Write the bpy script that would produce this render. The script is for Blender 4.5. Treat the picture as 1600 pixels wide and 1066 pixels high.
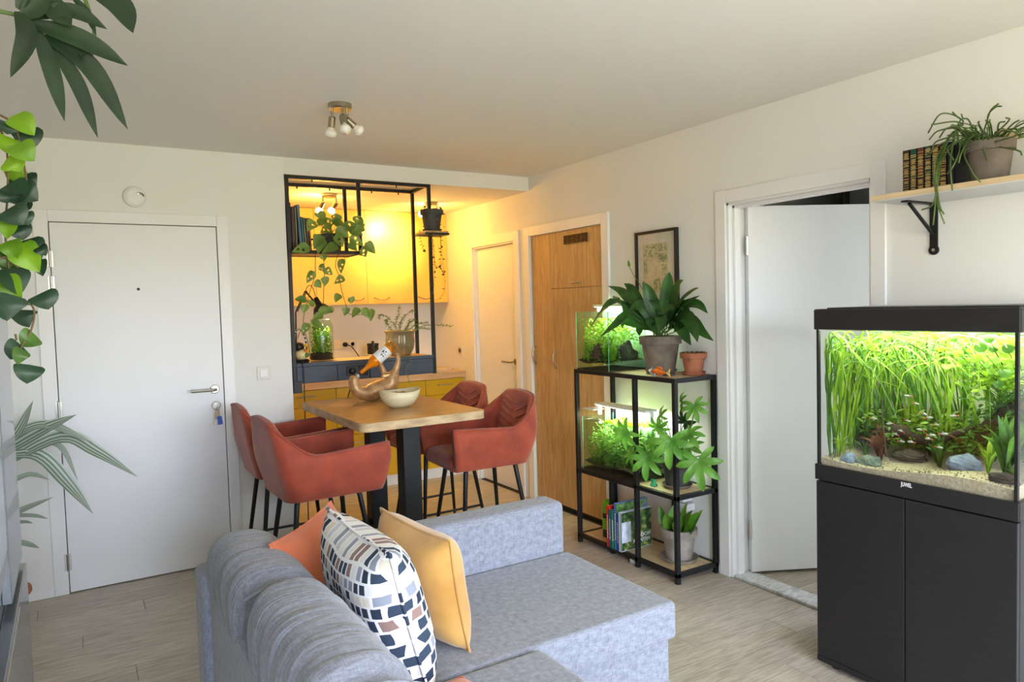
import bpy, bmesh, math, random
from mathutils import Vector, Matrix
random.seed(7)
for o in list(bpy.data.objects): bpy.data.objects.remove(o)
sc = bpy.context.scene
C = sc.collection
PI = math.pi
# ------------------------------------------------------------------ camera
YAW, PITCH, ROLL, FPX, CAMZ = math.radians(31.5325), math.radians(-2.8388), math.radians(-1.6115), 1124.0, 1.50
_f = Vector((math.sin(YAW)*math.cos(PITCH), math.cos(YAW)*math.cos(PITCH), math.sin(PITCH)))
_r0 = Vector((math.cos(YAW), -math.sin(YAW), 0)); _u0 = _r0.cross(_f)
_R = _r0*math.cos(ROLL)+_u0*math.sin(ROLL); _U = _u0*math.cos(ROLL)-_r0*math.sin(ROLL)
cam_d = bpy.data.cameras.new('camera'); cam = bpy.data.objects.new('camera', cam_d); C.objects.link(cam)
cam_d.sensor_width = 36; cam_d.lens = FPX/1600*36; cam_d.clip_start = .02
cam.matrix_world = Matrix(((_R.x, _U.x, -_f.x, 0), (_R.y, _U.y, -_f.y, 0), (_R.z, _U.z, -_f.z, CAMZ), (0, 0, 0, 1)))
sc.camera = cam
def P(x, y, ax, v):
    """photo pixel -> point on the plane (axis ax = v)"""
    d = _f*FPX+_R*(x-800)-_U*(y-533); o = Vector((0, 0, CAMZ)); t = (v-o[ax])/d[ax]
    return o+d*t
# ------------------------------------------------------------------ world, daylight, exposure
def rgb(r, g, b):
    f = lambda c: (c/255/12.92) if c/255 <= .04045 else ((c/255+.055)/1.055)**2.4
    return (f(r), f(g), f(b), 1)
w = bpy.data.worlds.new('overcast_sky'); sc.world = w; w.use_nodes = True
nt = w.node_tree; nt.nodes.clear()
tc = nt.nodes.new('ShaderNodeTexCoord'); sx = nt.nodes.new('ShaderNodeSeparateXYZ'); cr = nt.nodes.new('ShaderNodeValToRGB')
bg = nt.nodes.new('ShaderNodeBackground'); wo = nt.nodes.new('ShaderNodeOutputWorld'); ma = nt.nodes.new('ShaderNodeMath')
ma.operation = 'MULTIPLY_ADD'; ma.inputs[1].default_value = .5; ma.inputs[2].default_value = .5
nt.links.new(tc.outputs['Generated'], sx.inputs[0]); nt.links.new(sx.outputs['Z'], ma.inputs[0]); nt.links.new(ma.outputs[0], cr.inputs[0])
cr.color_ramp.elements[0].position = .485; cr.color_ramp.elements[0].color = (.37, .345, .235, 1)
cr.color_ramp.elements[1].position = .53; cr.color_ramp.elements[1].color = (.88, .99, 1.2, 1)
nt.links.new(cr.outputs[0], bg.inputs[0]); bg.inputs[1].default_value = 6.2; nt.links.new(bg.outputs[0], wo.inputs[0])
# the big window behind the camera: a portal that guides the sky light through the opening
WIN = (-.45, 2.7, .12, 2.12)      # x0,x1,z0,z1 in the rear wall
YR = -1.7
ld = bpy.data.lights.new('window_rear_offscreen', 'AREA'); ld.shape = 'RECTANGLE'; ld.size = WIN[1]-WIN[0]; ld.size_y = WIN[3]-WIN[2]
ld.cycles.is_portal = True
lo = bpy.data.objects.new('window_rear_offscreen', ld); C.objects.link(lo)
lo.location = ((WIN[0]+WIN[1])/2, YR-.05, (WIN[2]+WIN[3])/2); lo.rotation_euler = (PI/2, 0, 0)
sc.view_settings.view_transform = 'Standard'; sc.view_settings.look = 'None'; sc.view_settings.gamma = 1
sc.view_settings.use_curve_mapping = False; sc.view_settings.exposure = 1.55
# ------------------------------------------------------------------ mesh helpers
class MB:
    def __init__(s): s.v = []; s.f = []
    def add(s, vs, fs):
        n = len(s.v); s.v += [tuple(v) for v in vs]; s.f += [tuple(i+n for i in f) for f in fs]; return s
    def box(s, x0, y0, z0, x1, y1, z1):
        x0, x1 = sorted((x0, x1)); y0, y1 = sorted((y0, y1)); z0, z1 = sorted((z0, z1))
        return s.add([(x0, y0, z0), (x1, y0, z0), (x1, y1, z0), (x0, y1, z0), (x0, y0, z1), (x1, y0, z1), (x1, y1, z1), (x0, y1, z1)],
                     [(0, 3, 2, 1), (4, 5, 6, 7), (0, 1, 5, 4), (1, 2, 6, 5), (2, 3, 7, 6), (3, 0, 4, 7)])
    def obox(s, c, size, m=None):
        h = [q/2 for q in size]; vs = []
        for z in (-1, 1):
            for y in (-1, 1):
                for x in (-1, 1):
                    q = Vector((x*h[0], y*h[1], z*h[2])); q = m @ q if m else q; vs.append(Vector(c)+q)
        return s.add(vs, [(0, 2, 3, 1), (4, 5, 7, 6), (0, 1, 5, 4), (1, 3, 7, 5), (3, 2, 6, 7), (2, 0, 4, 6)])
    def tube(s, pts, r, n=8, cap=True):
        pts = [Vector(p) for p in pts]; k = len(pts); rs = r if isinstance(r, (list, tuple)) else [r]*k
        t = (pts[1]-pts[0]).normalized(); a = Vector((0, 0, 1)) if abs(t.z) < .9 else Vector((1, 0, 0)); u = t.cross(a).normalized()
        vs = []
        for i, p in enumerate(pts):
            t = (pts[min(i+1, k-1)]-pts[max(i-1, 0)]).normalized()
            u = (u-t*u.dot(t)).normalized(); w_ = t.cross(u)
            for j in range(n):
                q = 2*PI*j/n; vs.append(p+(u*math.cos(q)+w_*math.sin(q))*rs[i])
        fs = [(i*n+j, i*n+(j+1) % n, (i+1)*n+(j+1) % n, (i+1)*n+j) for i in range(k-1) for j in range(n)]
        if cap: fs += [tuple(reversed(range(n))), tuple((k-1)*n+j for j in range(n))]
        return s.add(vs, fs)
    def lathe(s, prof, c=(0, 0, 0), n=28, m=None, ribs=0, amp=0):
        vs = []; k = len(prof)
        for r, z in prof:
            for j in range(n):
                a = 2*PI*j/n; rr = r*(1+amp*math.cos(ribs*a)) if ribs else r
                q = Vector((rr*math.cos(a), rr*math.sin(a), z)); q = m @ q if m else q; vs.append(Vector(c)+q)
        fs = [(i*n+j, i*n+(j+1) % n, (i+1)*n+(j+1) % n, (i+1)*n+j) for i in range(k-1) for j in range(n)]
        if prof[0][0] > 1e-6: fs.append(tuple(reversed(range(n))))
        if prof[-1][0] > 1e-6: fs.append(tuple((k-1)*n+j for j in range(n)))
        return s.add(vs, fs)
    def grid(s, fn, nu, nv, cu=False, cv=False, skip=None):
        vs = [fn(i/(nu if cu else nu-1), j/(nv if cv else nv-1)) for i in range(nu) for j in range(nv)]
        fs = []
        for i in range(nu if cu else nu-1):
            for j in range(nv if cv else nv-1):
                if skip and (i, j) in skip: continue
                fs.append((i*nv+j, ((i+1) % nu)*nv+j, ((i+1) % nu)*nv+(j+1) % nv, i*nv+(j+1) % nv))
        return s.add(vs, fs)
    def prism(s, poly, d, m=None):
        """poly: list of 3D points (planar), extruded by vector d"""
        a = [Vector(p) for p in poly]; n = len(a); b = [p+Vector(d) for p in a]
        return s.add(a+b, [tuple(reversed(range(n))), tuple(range(n, 2*n))]+[(i, (i+1) % n, n+(i+1) % n, n+i) for i in range(n)])
    def ribbon(s, pts, wf, nrm=(0, 0, 1), fold=.25, seg=8, wid=.05, strips=2, holes=None, twist=0):
        P_ = crom([Vector(p) for p in pts], seg); k = len(P_); vs = []; nrm = Vector(nrm)
        for i, p in enumerate(P_):
            t = (P_[min(i+1, k-1)]-P_[max(i-1, 0)]).normalized(); u = t.cross(nrm)
            if u.length < 1e-3: u = t.cross(Vector((.3, .5, .8)))
            u.normalize(); nn = u.cross(t)
            if twist: mm = Matrix.Rotation(twist*i/(k-1), 3, t); u = mm @ u; nn = mm @ nn
            h = max(wf(i/(k-1)), .0)*wid/2
            for j in range(strips+1):
                q = 2*j/strips-1; vs.append(p+u*(q*h)+nn*(abs(q)*h*fold))
        fs = []
        for i in range(k-1):
            for j in range(strips):
                if holes and (i, j) in holes: continue
                a = i*(strips+1)+j; fs.append((a, a+1, a+strips+2, a+strips+1))
        return s.add(vs, fs)
    def build(s, name, mat, parent=None, smooth=False, bevel=0, sub=0, world=False, solid=0, seg=2):
        vs = s.v
        if world and parent is not None:
            l = wloc(parent); vs = [(a-l.x, b-l.y, c-l.z) for a, b, c in vs]
        me = bpy.data.meshes.new(name); me.from_pydata(vs, [], s.f); me.update()
        bm = bmesh.new(); bm.from_mesh(me); bmesh.ops.recalc_face_normals(bm, faces=bm.faces); bm.to_mesh(me); bm.free()
        o = bpy.data.objects.new(name, me); C.objects.link(o)
        if mat: me.materials.append(MAT[mat] if isinstance(mat, str) else mat)
        if smooth:
            me.polygons.foreach_set('use_smooth', [True]*len(me.polygons))
        if solid:
            md = o.modifiers.new('s', 'SOLIDIFY'); md.thickness = solid; md.offset = 0
        if bevel:
            md = o.modifiers.new('b', 'BEVEL'); md.width = bevel; md.segments = seg; md.limit_method = 'ANGLE'; md.angle_limit = .6
        if sub:
            md = o.modifiers.new('u', 'SUBSURF'); md.levels = sub; md.render_levels = sub
        if parent is not None: o.parent = parent
        return o
def wloc(o):
    l = Vector(o.location)
    while o.parent: o = o.parent; l += Vector(o.location)
    return l
def crom(p, seg):
    if len(p) == 2: return [p[0].lerp(p[1], i/seg) for i in range(seg+1)]
    out = []; n = len(p)-1
    for i in range(n):
        a = p[i-1] if i else p[0]*2-p[1]; b = p[i]; c = p[i+1]; d = p[i+2] if i+2 <= n else p[n]*2-p[n-1]
        m = max(2, round(seg/n))
        for j in range(m):
            t = j/m; out.append(.5*((2*b)+(c-a)*t+(2*a-5*b+4*c-d)*t*t+(3*b-a-3*c+d)*t**3))
    return out+[p[n]]
def tag(o, label=None, cat=None, group=None, kind=None):
    for k, v in (('label', label), ('category', cat), ('group', group), ('kind', kind)):
        if v: o[k] = v
    return o
def thing(name, label, cat, loc=(0, 0, 0), rz=0, group=None):
    o = bpy.data.objects.new(name, None); C.objects.link(o); o.location = loc; o.rotation_euler = (0, 0, rz); o.empty_display_size = .05
    return tag(o, label, cat, group)
def copy_tree(o, parent=None):
    c = o.copy(); C.objects.link(c); c.parent = parent
    for ch in list(o.children): copy_tree(ch, c)
    return c
def bx(name, mat, parent, x0, y0, z0, x1, y1, z1, bevel=.002, world=True):
    return MB().box(x0, y0, z0, x1, y1, z1).build(name, mat, parent, bevel=bevel, world=world)
def struct(o): o['kind'] = 'structure'; return o
lance = lambda t: math.sin(PI*min(1, max(0, t))**.75)**.9 if 0 < t < 1 else 0.02
heart = lambda t: math.sqrt(max(0, 1-((t-.3)/.3)**2)) if t < .3 else 1-((t-.3)/.7)**1.7
strap = lambda t: min(1, .5+t*3)*(1-t**4)
def rib_w(base=.5, peak=.4):
    return lambda t: (base+(1-base)*math.sin(PI/2*min(1, t/peak))) if t < peak else math.cos(PI/2*((t-peak)/(1-peak))**1.3)
# ------------------------------------------------------------------ materials
MAT = {}
def mat(name, col, rough=.6, metal=0, col2=None, scale=8, stretch=(1, 1, 1), bump=0, bscale=None, spec=.5, sheen=0, emit=None, estr=0, detail=4, coat=0, rand=0, trans=0, lo=.35, hi=.65, dist=0):
    m = bpy.data.materials.new(name); m.use_nodes = True; MAT[name] = m
    n = m.node_tree.nodes; L = m.node_tree.links; b = n['Principled BSDF']
    col = col if len(col) == 4 else (*col, 1)
    b.inputs['Base Color'].default_value = col; b.inputs['Roughness'].default_value = rough; b.inputs['Metallic'].default_value = metal
    b.inputs['Specular IOR Level'].default_value = spec; b.inputs['Sheen Weight'].default_value = sheen; b.inputs['Coat Weight'].default_value = coat
    if emit: b.inputs['Emission Color'].default_value = emit; b.inputs['Emission Strength'].default_value = estr
    src = None
    if col2 or bump:
        t = n.new('ShaderNodeTexCoord'); mp = n.new('ShaderNodeMapping'); mp.inputs['Scale'].default_value = stretch; L.new(t.outputs['Object'], mp.inputs[0])
        if rand:
            oi = n.new('ShaderNodeObjectInfo'); vm = n.new('ShaderNodeVectorMath'); vm.operation = 'SCALE'; vm.inputs[0].default_value = (13, 17, 11)
            L.new(oi.outputs['Random'], vm.inputs['Scale']); va = n.new('ShaderNodeVectorMath'); L.new(mp.outputs[0], va.inputs[0]); L.new(vm.outputs[0], va.inputs[1]); vec = va.outputs[0]
        else: vec = mp.outputs[0]
        nz = n.new('ShaderNodeTexNoise'); nz.inputs['Scale'].default_value = scale; nz.inputs['Detail'].default_value = detail; nz.inputs['Distortion'].default_value = dist; L.new(vec, nz.inputs['Vector'])
        if col2:
            r = n.new('ShaderNodeValToRGB'); r.color_ramp.elements[0].position = lo; r.color_ramp.elements[1].position = hi
            r.color_ramp.elements[0].color = col; r.color_ramp.elements[1].color = col2 if len(col2) == 4 else (*col2, 1)
            L.new(nz.outputs['Fac'], r.inputs[0]); src = r.outputs[0]; L.new(src, b.inputs['Base Color'])
        if bump:
            bn = n.new('ShaderNodeBump'); bn.inputs['Strength'].default_value = bump; bn.inputs['Distance'].default_value = .004
            if bscale:
                n2 = n.new('ShaderNodeTexNoise'); n2.inputs['Scale'].default_value = bscale; L.new(vec, n2.inputs['Vector']); L.new(n2.outputs['Fac'], bn.inputs['Height'])
            else: L.new(nz.outputs['Fac'], bn.inputs['Height'])
            L.new(bn.outputs[0], b.inputs['Normal'])
    if rand:
        oi = n.new('ShaderNodeObjectInfo'); hs = n.new('ShaderNodeHueSaturation'); mr = n.new('ShaderNodeMapRange')
        mr.inputs[3].default_value = 1-rand; mr.inputs[4].default_value = 1+rand; L.new(oi.outputs['Random'], mr.inputs[0]); L.new(mr.outputs[0], hs.inputs['Value'])
        if src: L.new(src, hs.inputs['Color'])
        else: hs.inputs['Color'].default_value = col
        src = hs.outputs[0]; L.new(src, b.inputs['Base Color'])
    if trans:
        tr = n.new('ShaderNodeBsdfTranslucent'); mx = n.new('ShaderNodeMixShader'); mx.inputs[0].default_value = trans
        if src: L.new(src, tr.inputs[0])
        else: tr.inputs[0].default_value = col
        L.new(b.outputs[0], mx.inputs[1]); L.new(tr.outputs[0], mx.inputs[2]); L.new(mx.outputs[0], n['Material Output'].inputs[0])
    return m
def glass(name, tint=(1, 1, 1, 1), refl=.06, rough=.0):
    """thin pane: lets light straight through, reflects by angle"""
    m = bpy.data.materials.new(name); m.use_nodes = True; MAT[name] = m
    n = m.node_tree.nodes; L = m.node_tree.links; n.remove(n['Principled BSDF'])
    t = n.new('ShaderNodeBsdfTransparent'); t.inputs[0].default_value = tint; g = n.new('ShaderNodeBsdfGlossy'); g.inputs['Roughness'].default_value = rough
    fr = n.new('ShaderNodeLayerWeight'); pw_ = n.new('ShaderNodeMath'); pw_.operation = 'POWER'; pw_.inputs[1].default_value = 5; L.new(fr.outputs['Facing'], pw_.inputs[0])
    ml = n.new('ShaderNodeMath'); ml.operation = 'MULTIPLY_ADD'; ml.inputs[1].default_value = .8; ml.inputs[2].default_value = refl*.4; L.new(pw_.outputs[0], ml.inputs[0]); mx = n.new('ShaderNodeMixShader')
    L.new(ml.outputs[0], mx.inputs[0]); L.new(t.outputs[0], mx.inputs[1]); L.new(g.outputs[0], mx.inputs[2]); L.new(mx.outputs[0], n['Material Output'].inputs[0])
    return m
mat('wall_paint', rgb(236, 236, 232), .75, bump=.15, scale=160)
mat('ceiling_paint', rgb(234, 232, 228), .8)
mat('trim_white', rgb(238, 238, 238), .35)
mat('door_white', rgb(236, 237, 239), .4)
mat('joint', rgb(70, 62, 54), .8)
mat('plank', rgb(198, 189, 175), .42, col2=rgb(164, 153, 138), scale=7, stretch=(1.2, 14, 4), rand=.09, bump=.08, detail=6, dist=.6)
mat('marble', rgb(232, 232, 230), .25, col2=rgb(190, 193, 198), scale=9, dist=2, stretch=(1, 3, 1))
mat('oak', rgb(208, 172, 120), .5, col2=rgb(180, 140, 92), scale=5, stretch=(9, 9, .7), detail=7, dist=1.2, bump=.05)
mat('oak_light', rgb(220, 196, 158), .5, col2=rgb(203, 175, 134), scale=6, stretch=(7, .8, 7), detail=6)
mat('black_metal', rgb(28, 29, 32), .45, metal=.3)
mat('black_plastic', rgb(20, 20, 21), .4)
mat('steel', rgb(190, 188, 182), .28, metal=1)
mat('brass_steel', rgb(176, 166, 146), .25, metal=1)
mat('yellow_lower', rgb(214, 172, 12), .4)
mat('yellow_upper', rgb(236, 196, 100), .35)
mat('worktop', rgb(214, 182, 140), .4, col2=rgb(196, 160, 116), scale=5, stretch=(1, 8, 8))
mat('slate_paint', rgb(64, 74, 90), .55, col2=rgb(56, 64, 80), scale=6, stretch=(1, 6, 6))
mat('velvet', rgb(168, 70, 42), .75, sheen=.25, col2=rgb(140, 54, 34), scale=9, bump=.05, bscale=60)
mat('table_wood', rgb(196, 148, 90), .32, col2=rgb(166, 118, 64), scale=5, stretch=(1.4, 7, 7), detail=6, dist=1.0)
mat('table_edge', rgb(206, 178, 136), .55, col2=rgb(168, 140, 104), scale=9, stretch=(1, 1, 3), detail=6)
def weave(name, c1, c2, s=260, wrinkle=False):
    m = bpy.data.materials.new(name); m.use_nodes = True; MAT[name] = m
    n = m.node_tree.nodes; L = m.node_tree.links; b = n['Principled BSDF']; b.inputs['Roughness'].default_value = .9; b.inputs['Sheen Weight'].default_value = .25
    t = n.new('ShaderNodeTexCoord'); outs = []
    for st in ((s, s*.09, s*.12), (s*.09, s, s*.12), (s*.12, s*.12, s)):
        mp = n.new('ShaderNodeMapping'); mp.inputs['Scale'].default_value = st; L.new(t.outputs['Object'], mp.inputs[0])
        nz = n.new('ShaderNodeTexNoise'); nz.inputs['Scale'].default_value = 1; nz.inputs['Detail'].default_value = 2; L.new(mp.outputs[0], nz.inputs[0]); outs.append(nz.outputs['Fac'])
    a = n.new('ShaderNodeMath'); a.operation = 'ADD'; L.new(outs[0], a.inputs[0]); L.new(outs[1], a.inputs[1])
    a2 = n.new('ShaderNodeMath'); a2.operation = 'ADD'; L.new(a.outputs[0], a2.inputs[0]); L.new(outs[2], a2.inputs[1])
    r = n.new('ShaderNodeValToRGB'); mr = n.new('ShaderNodeMath'); mr.operation = 'MULTIPLY'; mr.inputs[1].default_value = 1/3; L.new(a2.outputs[0], mr.inputs[0]); L.new(mr.outputs[0], r.inputs[0])
    r.color_ramp.elements[0].position = .38; r.color_ramp.elements[1].position = .62; r.color_ramp.elements[0].color = c1; r.color_ramp.elements[1].color = c2
    L.new(r.outputs[0], b.inputs['Base Color'])
    bn = n.new('ShaderNodeBump'); bn.inputs['Strength'].default_value = .2; bn.inputs['Distance'].default_value = .002; L.new(mr.outputs[0], bn.inputs['Height']); L.new(bn.outputs[0], b.inputs['Normal'])
    if wrinkle:
        mp = n.new('ShaderNodeMapping'); mp.inputs['Scale'].default_value = (3, 30, 3); L.new(t.outputs['Object'], mp.inputs[0]); nz = n.new('ShaderNodeTexNoise'); nz.inputs['Scale'].default_value = 1.0; nz.inputs['Detail'].default_value = 2; nz.inputs['Distortion'].default_value = 1.2; L.new(mp.outputs[0], nz.inputs[0])
        b2 = n.new('ShaderNodeBump'); b2.inputs['Strength'].default_value = .55; b2.inputs['Distance'].default_value = .02; L.new(nz.outputs['Fac'], b2.inputs['Height']); L.new(b2.outputs[0], bn.inputs['Normal'])
weave('sofa_fabric', rgb(114, 118, 132), rgb(154, 158, 173), 420)
weave('sofa_cushion_fabric', rgb(114, 118, 132), rgb(154, 158, 173), 420, True)
mat('orange_cloth', rgb(216, 122, 84), .9, sheen=.3, col2=rgb(204, 108, 72), scale=12)
mat('mustard_cloth', rgb(206, 158, 84), .85, sheen=.5, col2=rgb(186, 136, 62), scale=8)
mat('clay_grey', rgb(128, 118, 108), .85, col2=rgb(104, 92, 82), scale=14, bump=.1)
mat('clay_pale', rgb(168, 160, 152), .85, col2=rgb(138, 128, 120), scale=12, bump=.1)
mat('clay_dark', rgb(78, 76, 76), .8, col2=rgb(62, 58, 56), scale=12)
mat('terracotta', rgb(178, 112, 82), .85, col2=rgb(152, 92, 66), scale=14)
mat('soil', rgb(58, 44, 34), .95, col2=rgb(40, 30, 22), scale=60, bump=.5)
for nm, a_, b_, tr in (('leaf_lily', (36, 74, 28), (60, 108, 42), .15), ('leaf_fatsia', (86, 146, 50), (122, 178, 72), .25), ('leaf_sans', (110, 166, 48), (58, 108, 30), .15),
                       ('leaf_dark', (24, 48, 32), (38, 68, 42), .08), ('leaf_lime', (128, 170, 26), (92, 136, 24), .2), ('leaf_mid', (84, 118, 44), (60, 92, 36), .15),
                       ('leaf_palm', (22, 44, 25), (34, 60, 32), .06), ('leaf_monstera', (98, 130, 54), (126, 154, 68), .2), ('leaf_rhip', (72, 98, 46), (96, 120, 60), .1),
                       ('leaf_fern', (120, 148, 58), (92, 122, 44), .25), ('leaf_string', (52, 74, 50), (74, 96, 66), .1)):
    mat(nm, rgb(*a_), .42, col2=rgb(*b_), scale=10, rand=.12, trans=tr)
for nm, a_, b_ in (('aq_lime', (156, 192, 44), (104, 150, 26)), ('aq_green', (84, 136, 30), (50, 94, 20)), ('aq_dark', (44, 78, 26), (66, 104, 30)), ('aq_red', (128, 74, 40), (92, 60, 30)), ('aq_moss', (60, 96, 22), (110, 146, 34))):
    mat(nm, rgb(*a_), .5, col2=rgb(*b_), scale=14, rand=.2, trans=.35)
mat('stem_green', rgb(92, 116, 58), .6); mat('stem_brown', rgb(104, 82, 52), .7)
glass('glass_clear'); glass('glass_green', (.86, .95, .9, 1)); glass('glass_jar', (.9, .94, .88, 1)); glass('water', (.86, .95, .82, 1))
glass('glass_amber', (1, .84, .5, 1))
# ================================================================== STRUCTURE
YB, XR, ZC, ZK, XL = 4.56, 2.98, 2.455, 2.352, -.65      # back wall, right wall, ceiling, kitchen ceiling, left wall
YK = 6.29                                                # kitchen rear wall
floor = struct(MB().box(XL-.1, YR-.1, -.12, XR+.12, YK+.1, -.004).box(XR+.12, .2, -.12, 5.7, 3.3, -.004).build('floor', 'joint'))
pw, pl = .156, 1.22
plank_me = {}
def plank(x0, x1, y0, y1):
    key = (round(x1-x0, 3), round(y1-y0, 3))
    if key not in plank_me:
        o = MB().box(0, 0, -.006, key[0], key[1], 0).build('plank', 'plank', floor); plank_me[key] = o.data
    else:
        o = bpy.data.objects.new('plank', plank_me[key]); C.objects.link(o); o.parent = floor
    o.location = (x0, y0, 0)
row = 0; y = YR
while y < YK:
    offx = (row*.47) % pl; x = XL-offx
    y1 = min(y+pw, YK)
    while x < XR:
        a, b = max(x, XL), min(x+pl, XR)
        if b-a > .02: plank(a, b-.0025, y, y1-.0025)
        x += pl
    if .3 < y < 3.1:
        x = XR+.13-((row*.31) % pl)
        while x < 4.6:
            a, b = max(x, XR+.13), min(x+pl, 4.6)
            if b-a > .02: plank(a, b-.0025, y, y1-.0025)
            x += pl
    y += pw; row += 1
struct(MB().box(XL-.1, YR-.1, ZC, XR+.12, YB, ZC+.1).build('ceiling', 'ceiling_paint'))
XE = 1.174
struct(MB().box(XE, YB, ZK, XR, YK, ZC+.1).box(.8, YB+.14, ZK, XE, YK, ZC+.1).build('ceiling_kitchen', 'ceiling_paint'))
D0, D1, DZ = -.068, .764, 2.01        # entrance door opening
XE = 1.174                            # free end of the back wall
struct(MB().box(XL, YB, 0, D0-.004, YB+.14, ZC).box(D0-.004, YB, DZ+.004, D1+.004, YB+.14, ZC).box(D1+.004, YB, 0, XE, YB+.14, ZC)
       .box(D0-.05, YB+.14, 0, D1+.05, YB+.16, DZ+.1).build('wall_back', 'wall_paint'))
# right wall with its three openings (bedroom door, wardrobe, kitchen door)
B0, B1, BZ = 1.85, 2.657, 2.005
W0, W1, WZ = 3.69, 4.552, 2.012
K0, K1, KZ = 4.78, 5.455, 2.0
TW = .12
mb = MB()
for a, b in ((YR, B0), (B1, W0), (W1, K0), (K1, YK)): mb.box(XR, a, 0, XR+TW, b, ZC)
for a, b, z in ((B0, B1, BZ), (W0, W1, WZ), (K0, K1, KZ)): mb.box(XR, a, z, XR+TW, b, ZC)
mb.box(XR+.07, W0, 0, XR+TW, W1, WZ).box(XR+.07, K0, 0, XR+TW, K1, KZ)
struct(mb.build('wall_right', 'wall_paint'))
struct(MB().box(XL-.1, YR, 0, XL, YB+.14, ZC).build('wall_left', 'wall_paint'))
x0, x1, z0, z1 = WIN
struct(MB().box(XL, YR-.14, 0, x0, YR, ZC).box(x1, YR-.14, 0, XR, YR, ZC).box(x0, YR-.14, 0, x1, YR, z0).box(x0, YR-.14, z1, x1, YR, ZC).build('wall_rear', 'wall_paint'))
wf = struct(MB().box(x0, YR-.1, z0, x1, YR-.04, z0+.06).box(x0, YR-.1, z1-.06, x1, YR-.04, z1).box(x0, YR-.1, z0, x0+.06, YR-.04, z1).box(x1-.06, YR-.1, z0, x1, YR-.04, z1)
            .box((x0+x1)/2-.04, YR-.1, z0, (x0+x1)/2+.04, YR-.04, z1).build('window_1', 'trim_white'))
MB().box(x0+.05, YR-.075, z0+.05, x1-.05, YR-.069, z1-.05).build('pane', 'glass_clear', wf)
struct(MB().box(.8, YK, 0, XR+TW, YK+.1, ZC).build('wall_kitchen', 'wall_paint'))
struct(MB().box(.7, YB+.14, 0, .8, YK, ZC).box(.8, YB+.14, 0, .82, YB+.16, ZC).build('wall_kitchen_side', 'wall_paint'))
# bedroom beyond the open door
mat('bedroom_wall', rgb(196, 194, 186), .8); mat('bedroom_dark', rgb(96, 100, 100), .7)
struct(MB().box(4.6, .2, 0, 4.7, .6, ZC).box(4.6, 1.6, 0, 4.7, 3.2, ZC).box(4.6, .6, 0, 4.7, 1.6, 1.0).box(4.6, .6, 2.2, 4.7, 1.6, ZC).box(XR+TW, 3.1, 0, 4.6, 3.2, ZC).box(XR+TW, .2, 0, 4.6, .3, ZC).build('wall_bedroom', 'bedroom_wall'))
struct(MB().box(XR+TW, .2, ZC, 4.7, 3.2, ZC+.1).build('ceiling_bedroom', 'bedroom_wall'))
# ---- trims
def frame_y(name, y0, y1, z1, wd=.068, x=XR, out=.014):
    o = MB().box(x-out, y0-wd, 0, x, y0, z1+wd).box(x-out, y1, 0, x, y1+wd, z1+wd).box(x-out, y0, z1, x, y1, z1+wd).build(name, 'trim_white', bevel=.003)
    return struct(o)
f1 = frame_y('trim_1', B0, B1, BZ)
# door lining in the thickness of the wall + stop
MB().box(XR, B0, 0, XR+TW+.01, B0+.012, BZ).box(XR, B1-.012, 0, XR+TW+.01, B1, BZ).box(XR, B0, BZ-.012, XR+TW+.01, B1, BZ).build('lining', 'trim_white', f1)
MB().box(XR+.03, B1-.028, 0, XR+.075, B1-.012, BZ-.012).box(XR+.03, B0+.012, 0, XR+.075, B0+.028, BZ-.012).box(XR+.03, B0, BZ-.028, XR+.075, B1, BZ-.012).build('door_stop', 'trim_white', f1, bevel=.002)
frame_y('trim_2', W0, W1, WZ, .072, out=.02)
f3 = frame_y('trim_3', K0, K1, KZ, .075, out=.016)
MB().box(XR, K1-.012, 0, XR+.07, K1, KZ).box(XR, K0, 0, XR+.07, K0+.012, KZ).box(XR, K0, KZ-.012, XR+.07, K1, KZ).build('lining', 'trim_white', f3)
struct(MB().box(D0-.073, YB-.012, 0, D0-.004, YB, DZ+.068).box(D1+.004, YB-.012, 0, D1+.068, YB, DZ+.068).box(D0-.004, YB-.012, DZ+.004, D1+.004, YB, DZ+.068).build('trim_4', 'trim_white', bevel=.003))
struct(MB().box(XL, YB-.01, 0, D0-.073, YB, .05).box(D1+.068, YB-.01, 0, XE, YB, .05).build('baseboard_back', 'trim_white', bevel=.002))
struct(MB().box(XR-.01, B1+.068, 0, XR, W0-.072, .05).build('baseboard_right', 'trim_white', bevel=.002))
th = tag(MB().box(XR+.004, B0+.014, -.004, XR+.125, B1-.014, .014).build('door_threshold', 'marble', bevel=.004), 'pale marble threshold strip under the open white door', 'threshold')
# ---- entrance door
d1 = struct(MB().box(D0, YB-.004, .006, D1, YB+.036, DZ).build('door_1', 'door_white', bevel=.002))
for z in (1.815, 1.679, 1.009, .176):
    h = MB().tube([(D0-.004, YB-.016, z-.045), (D0-.004, YB-.016, z+.045)], .007, 10); h.box(D0-.02, YB-.014, z-.045, D0+.012, YB-.0115, z+.045)
    h.build('hinge', 'steel', d1, bevel=.001)
MB().tube([(.339, YB-.003, 1.65), (.339, YB-.006, 1.65)], .008, 16).build('peephole', 'joint', d1)
mr = Matrix.Rotation(PI/2, 3, 'X')
hd = MB().lathe([(.026, 0), (.026, .006), (.022, .009)], (.714, YB-.004, 1.053), 24, mr)
hd.tube([(.714, YB-.01, 1.053), (.714, YB-.05, 1.053), (.70, YB-.058, 1.053), (.58, YB-.056, 1.053)], .009, 12)
hd.build('door_handle', 'steel', d1, smooth=False)
lk = MB().lathe([(.026, 0), (.026, .006), (.022, .009)], (.718, YB-.004, .955), 24, mr).tube([(.718, YB-.004, .955), (.718, YB-.02, .955)], .011, 12).build('lock_rose', 'steel', d1)
ky = thing('key_ring', 'small keys with a blue fob hanging from the entrance door lock', 'keys', (.718, YB-.028, .955))
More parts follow.
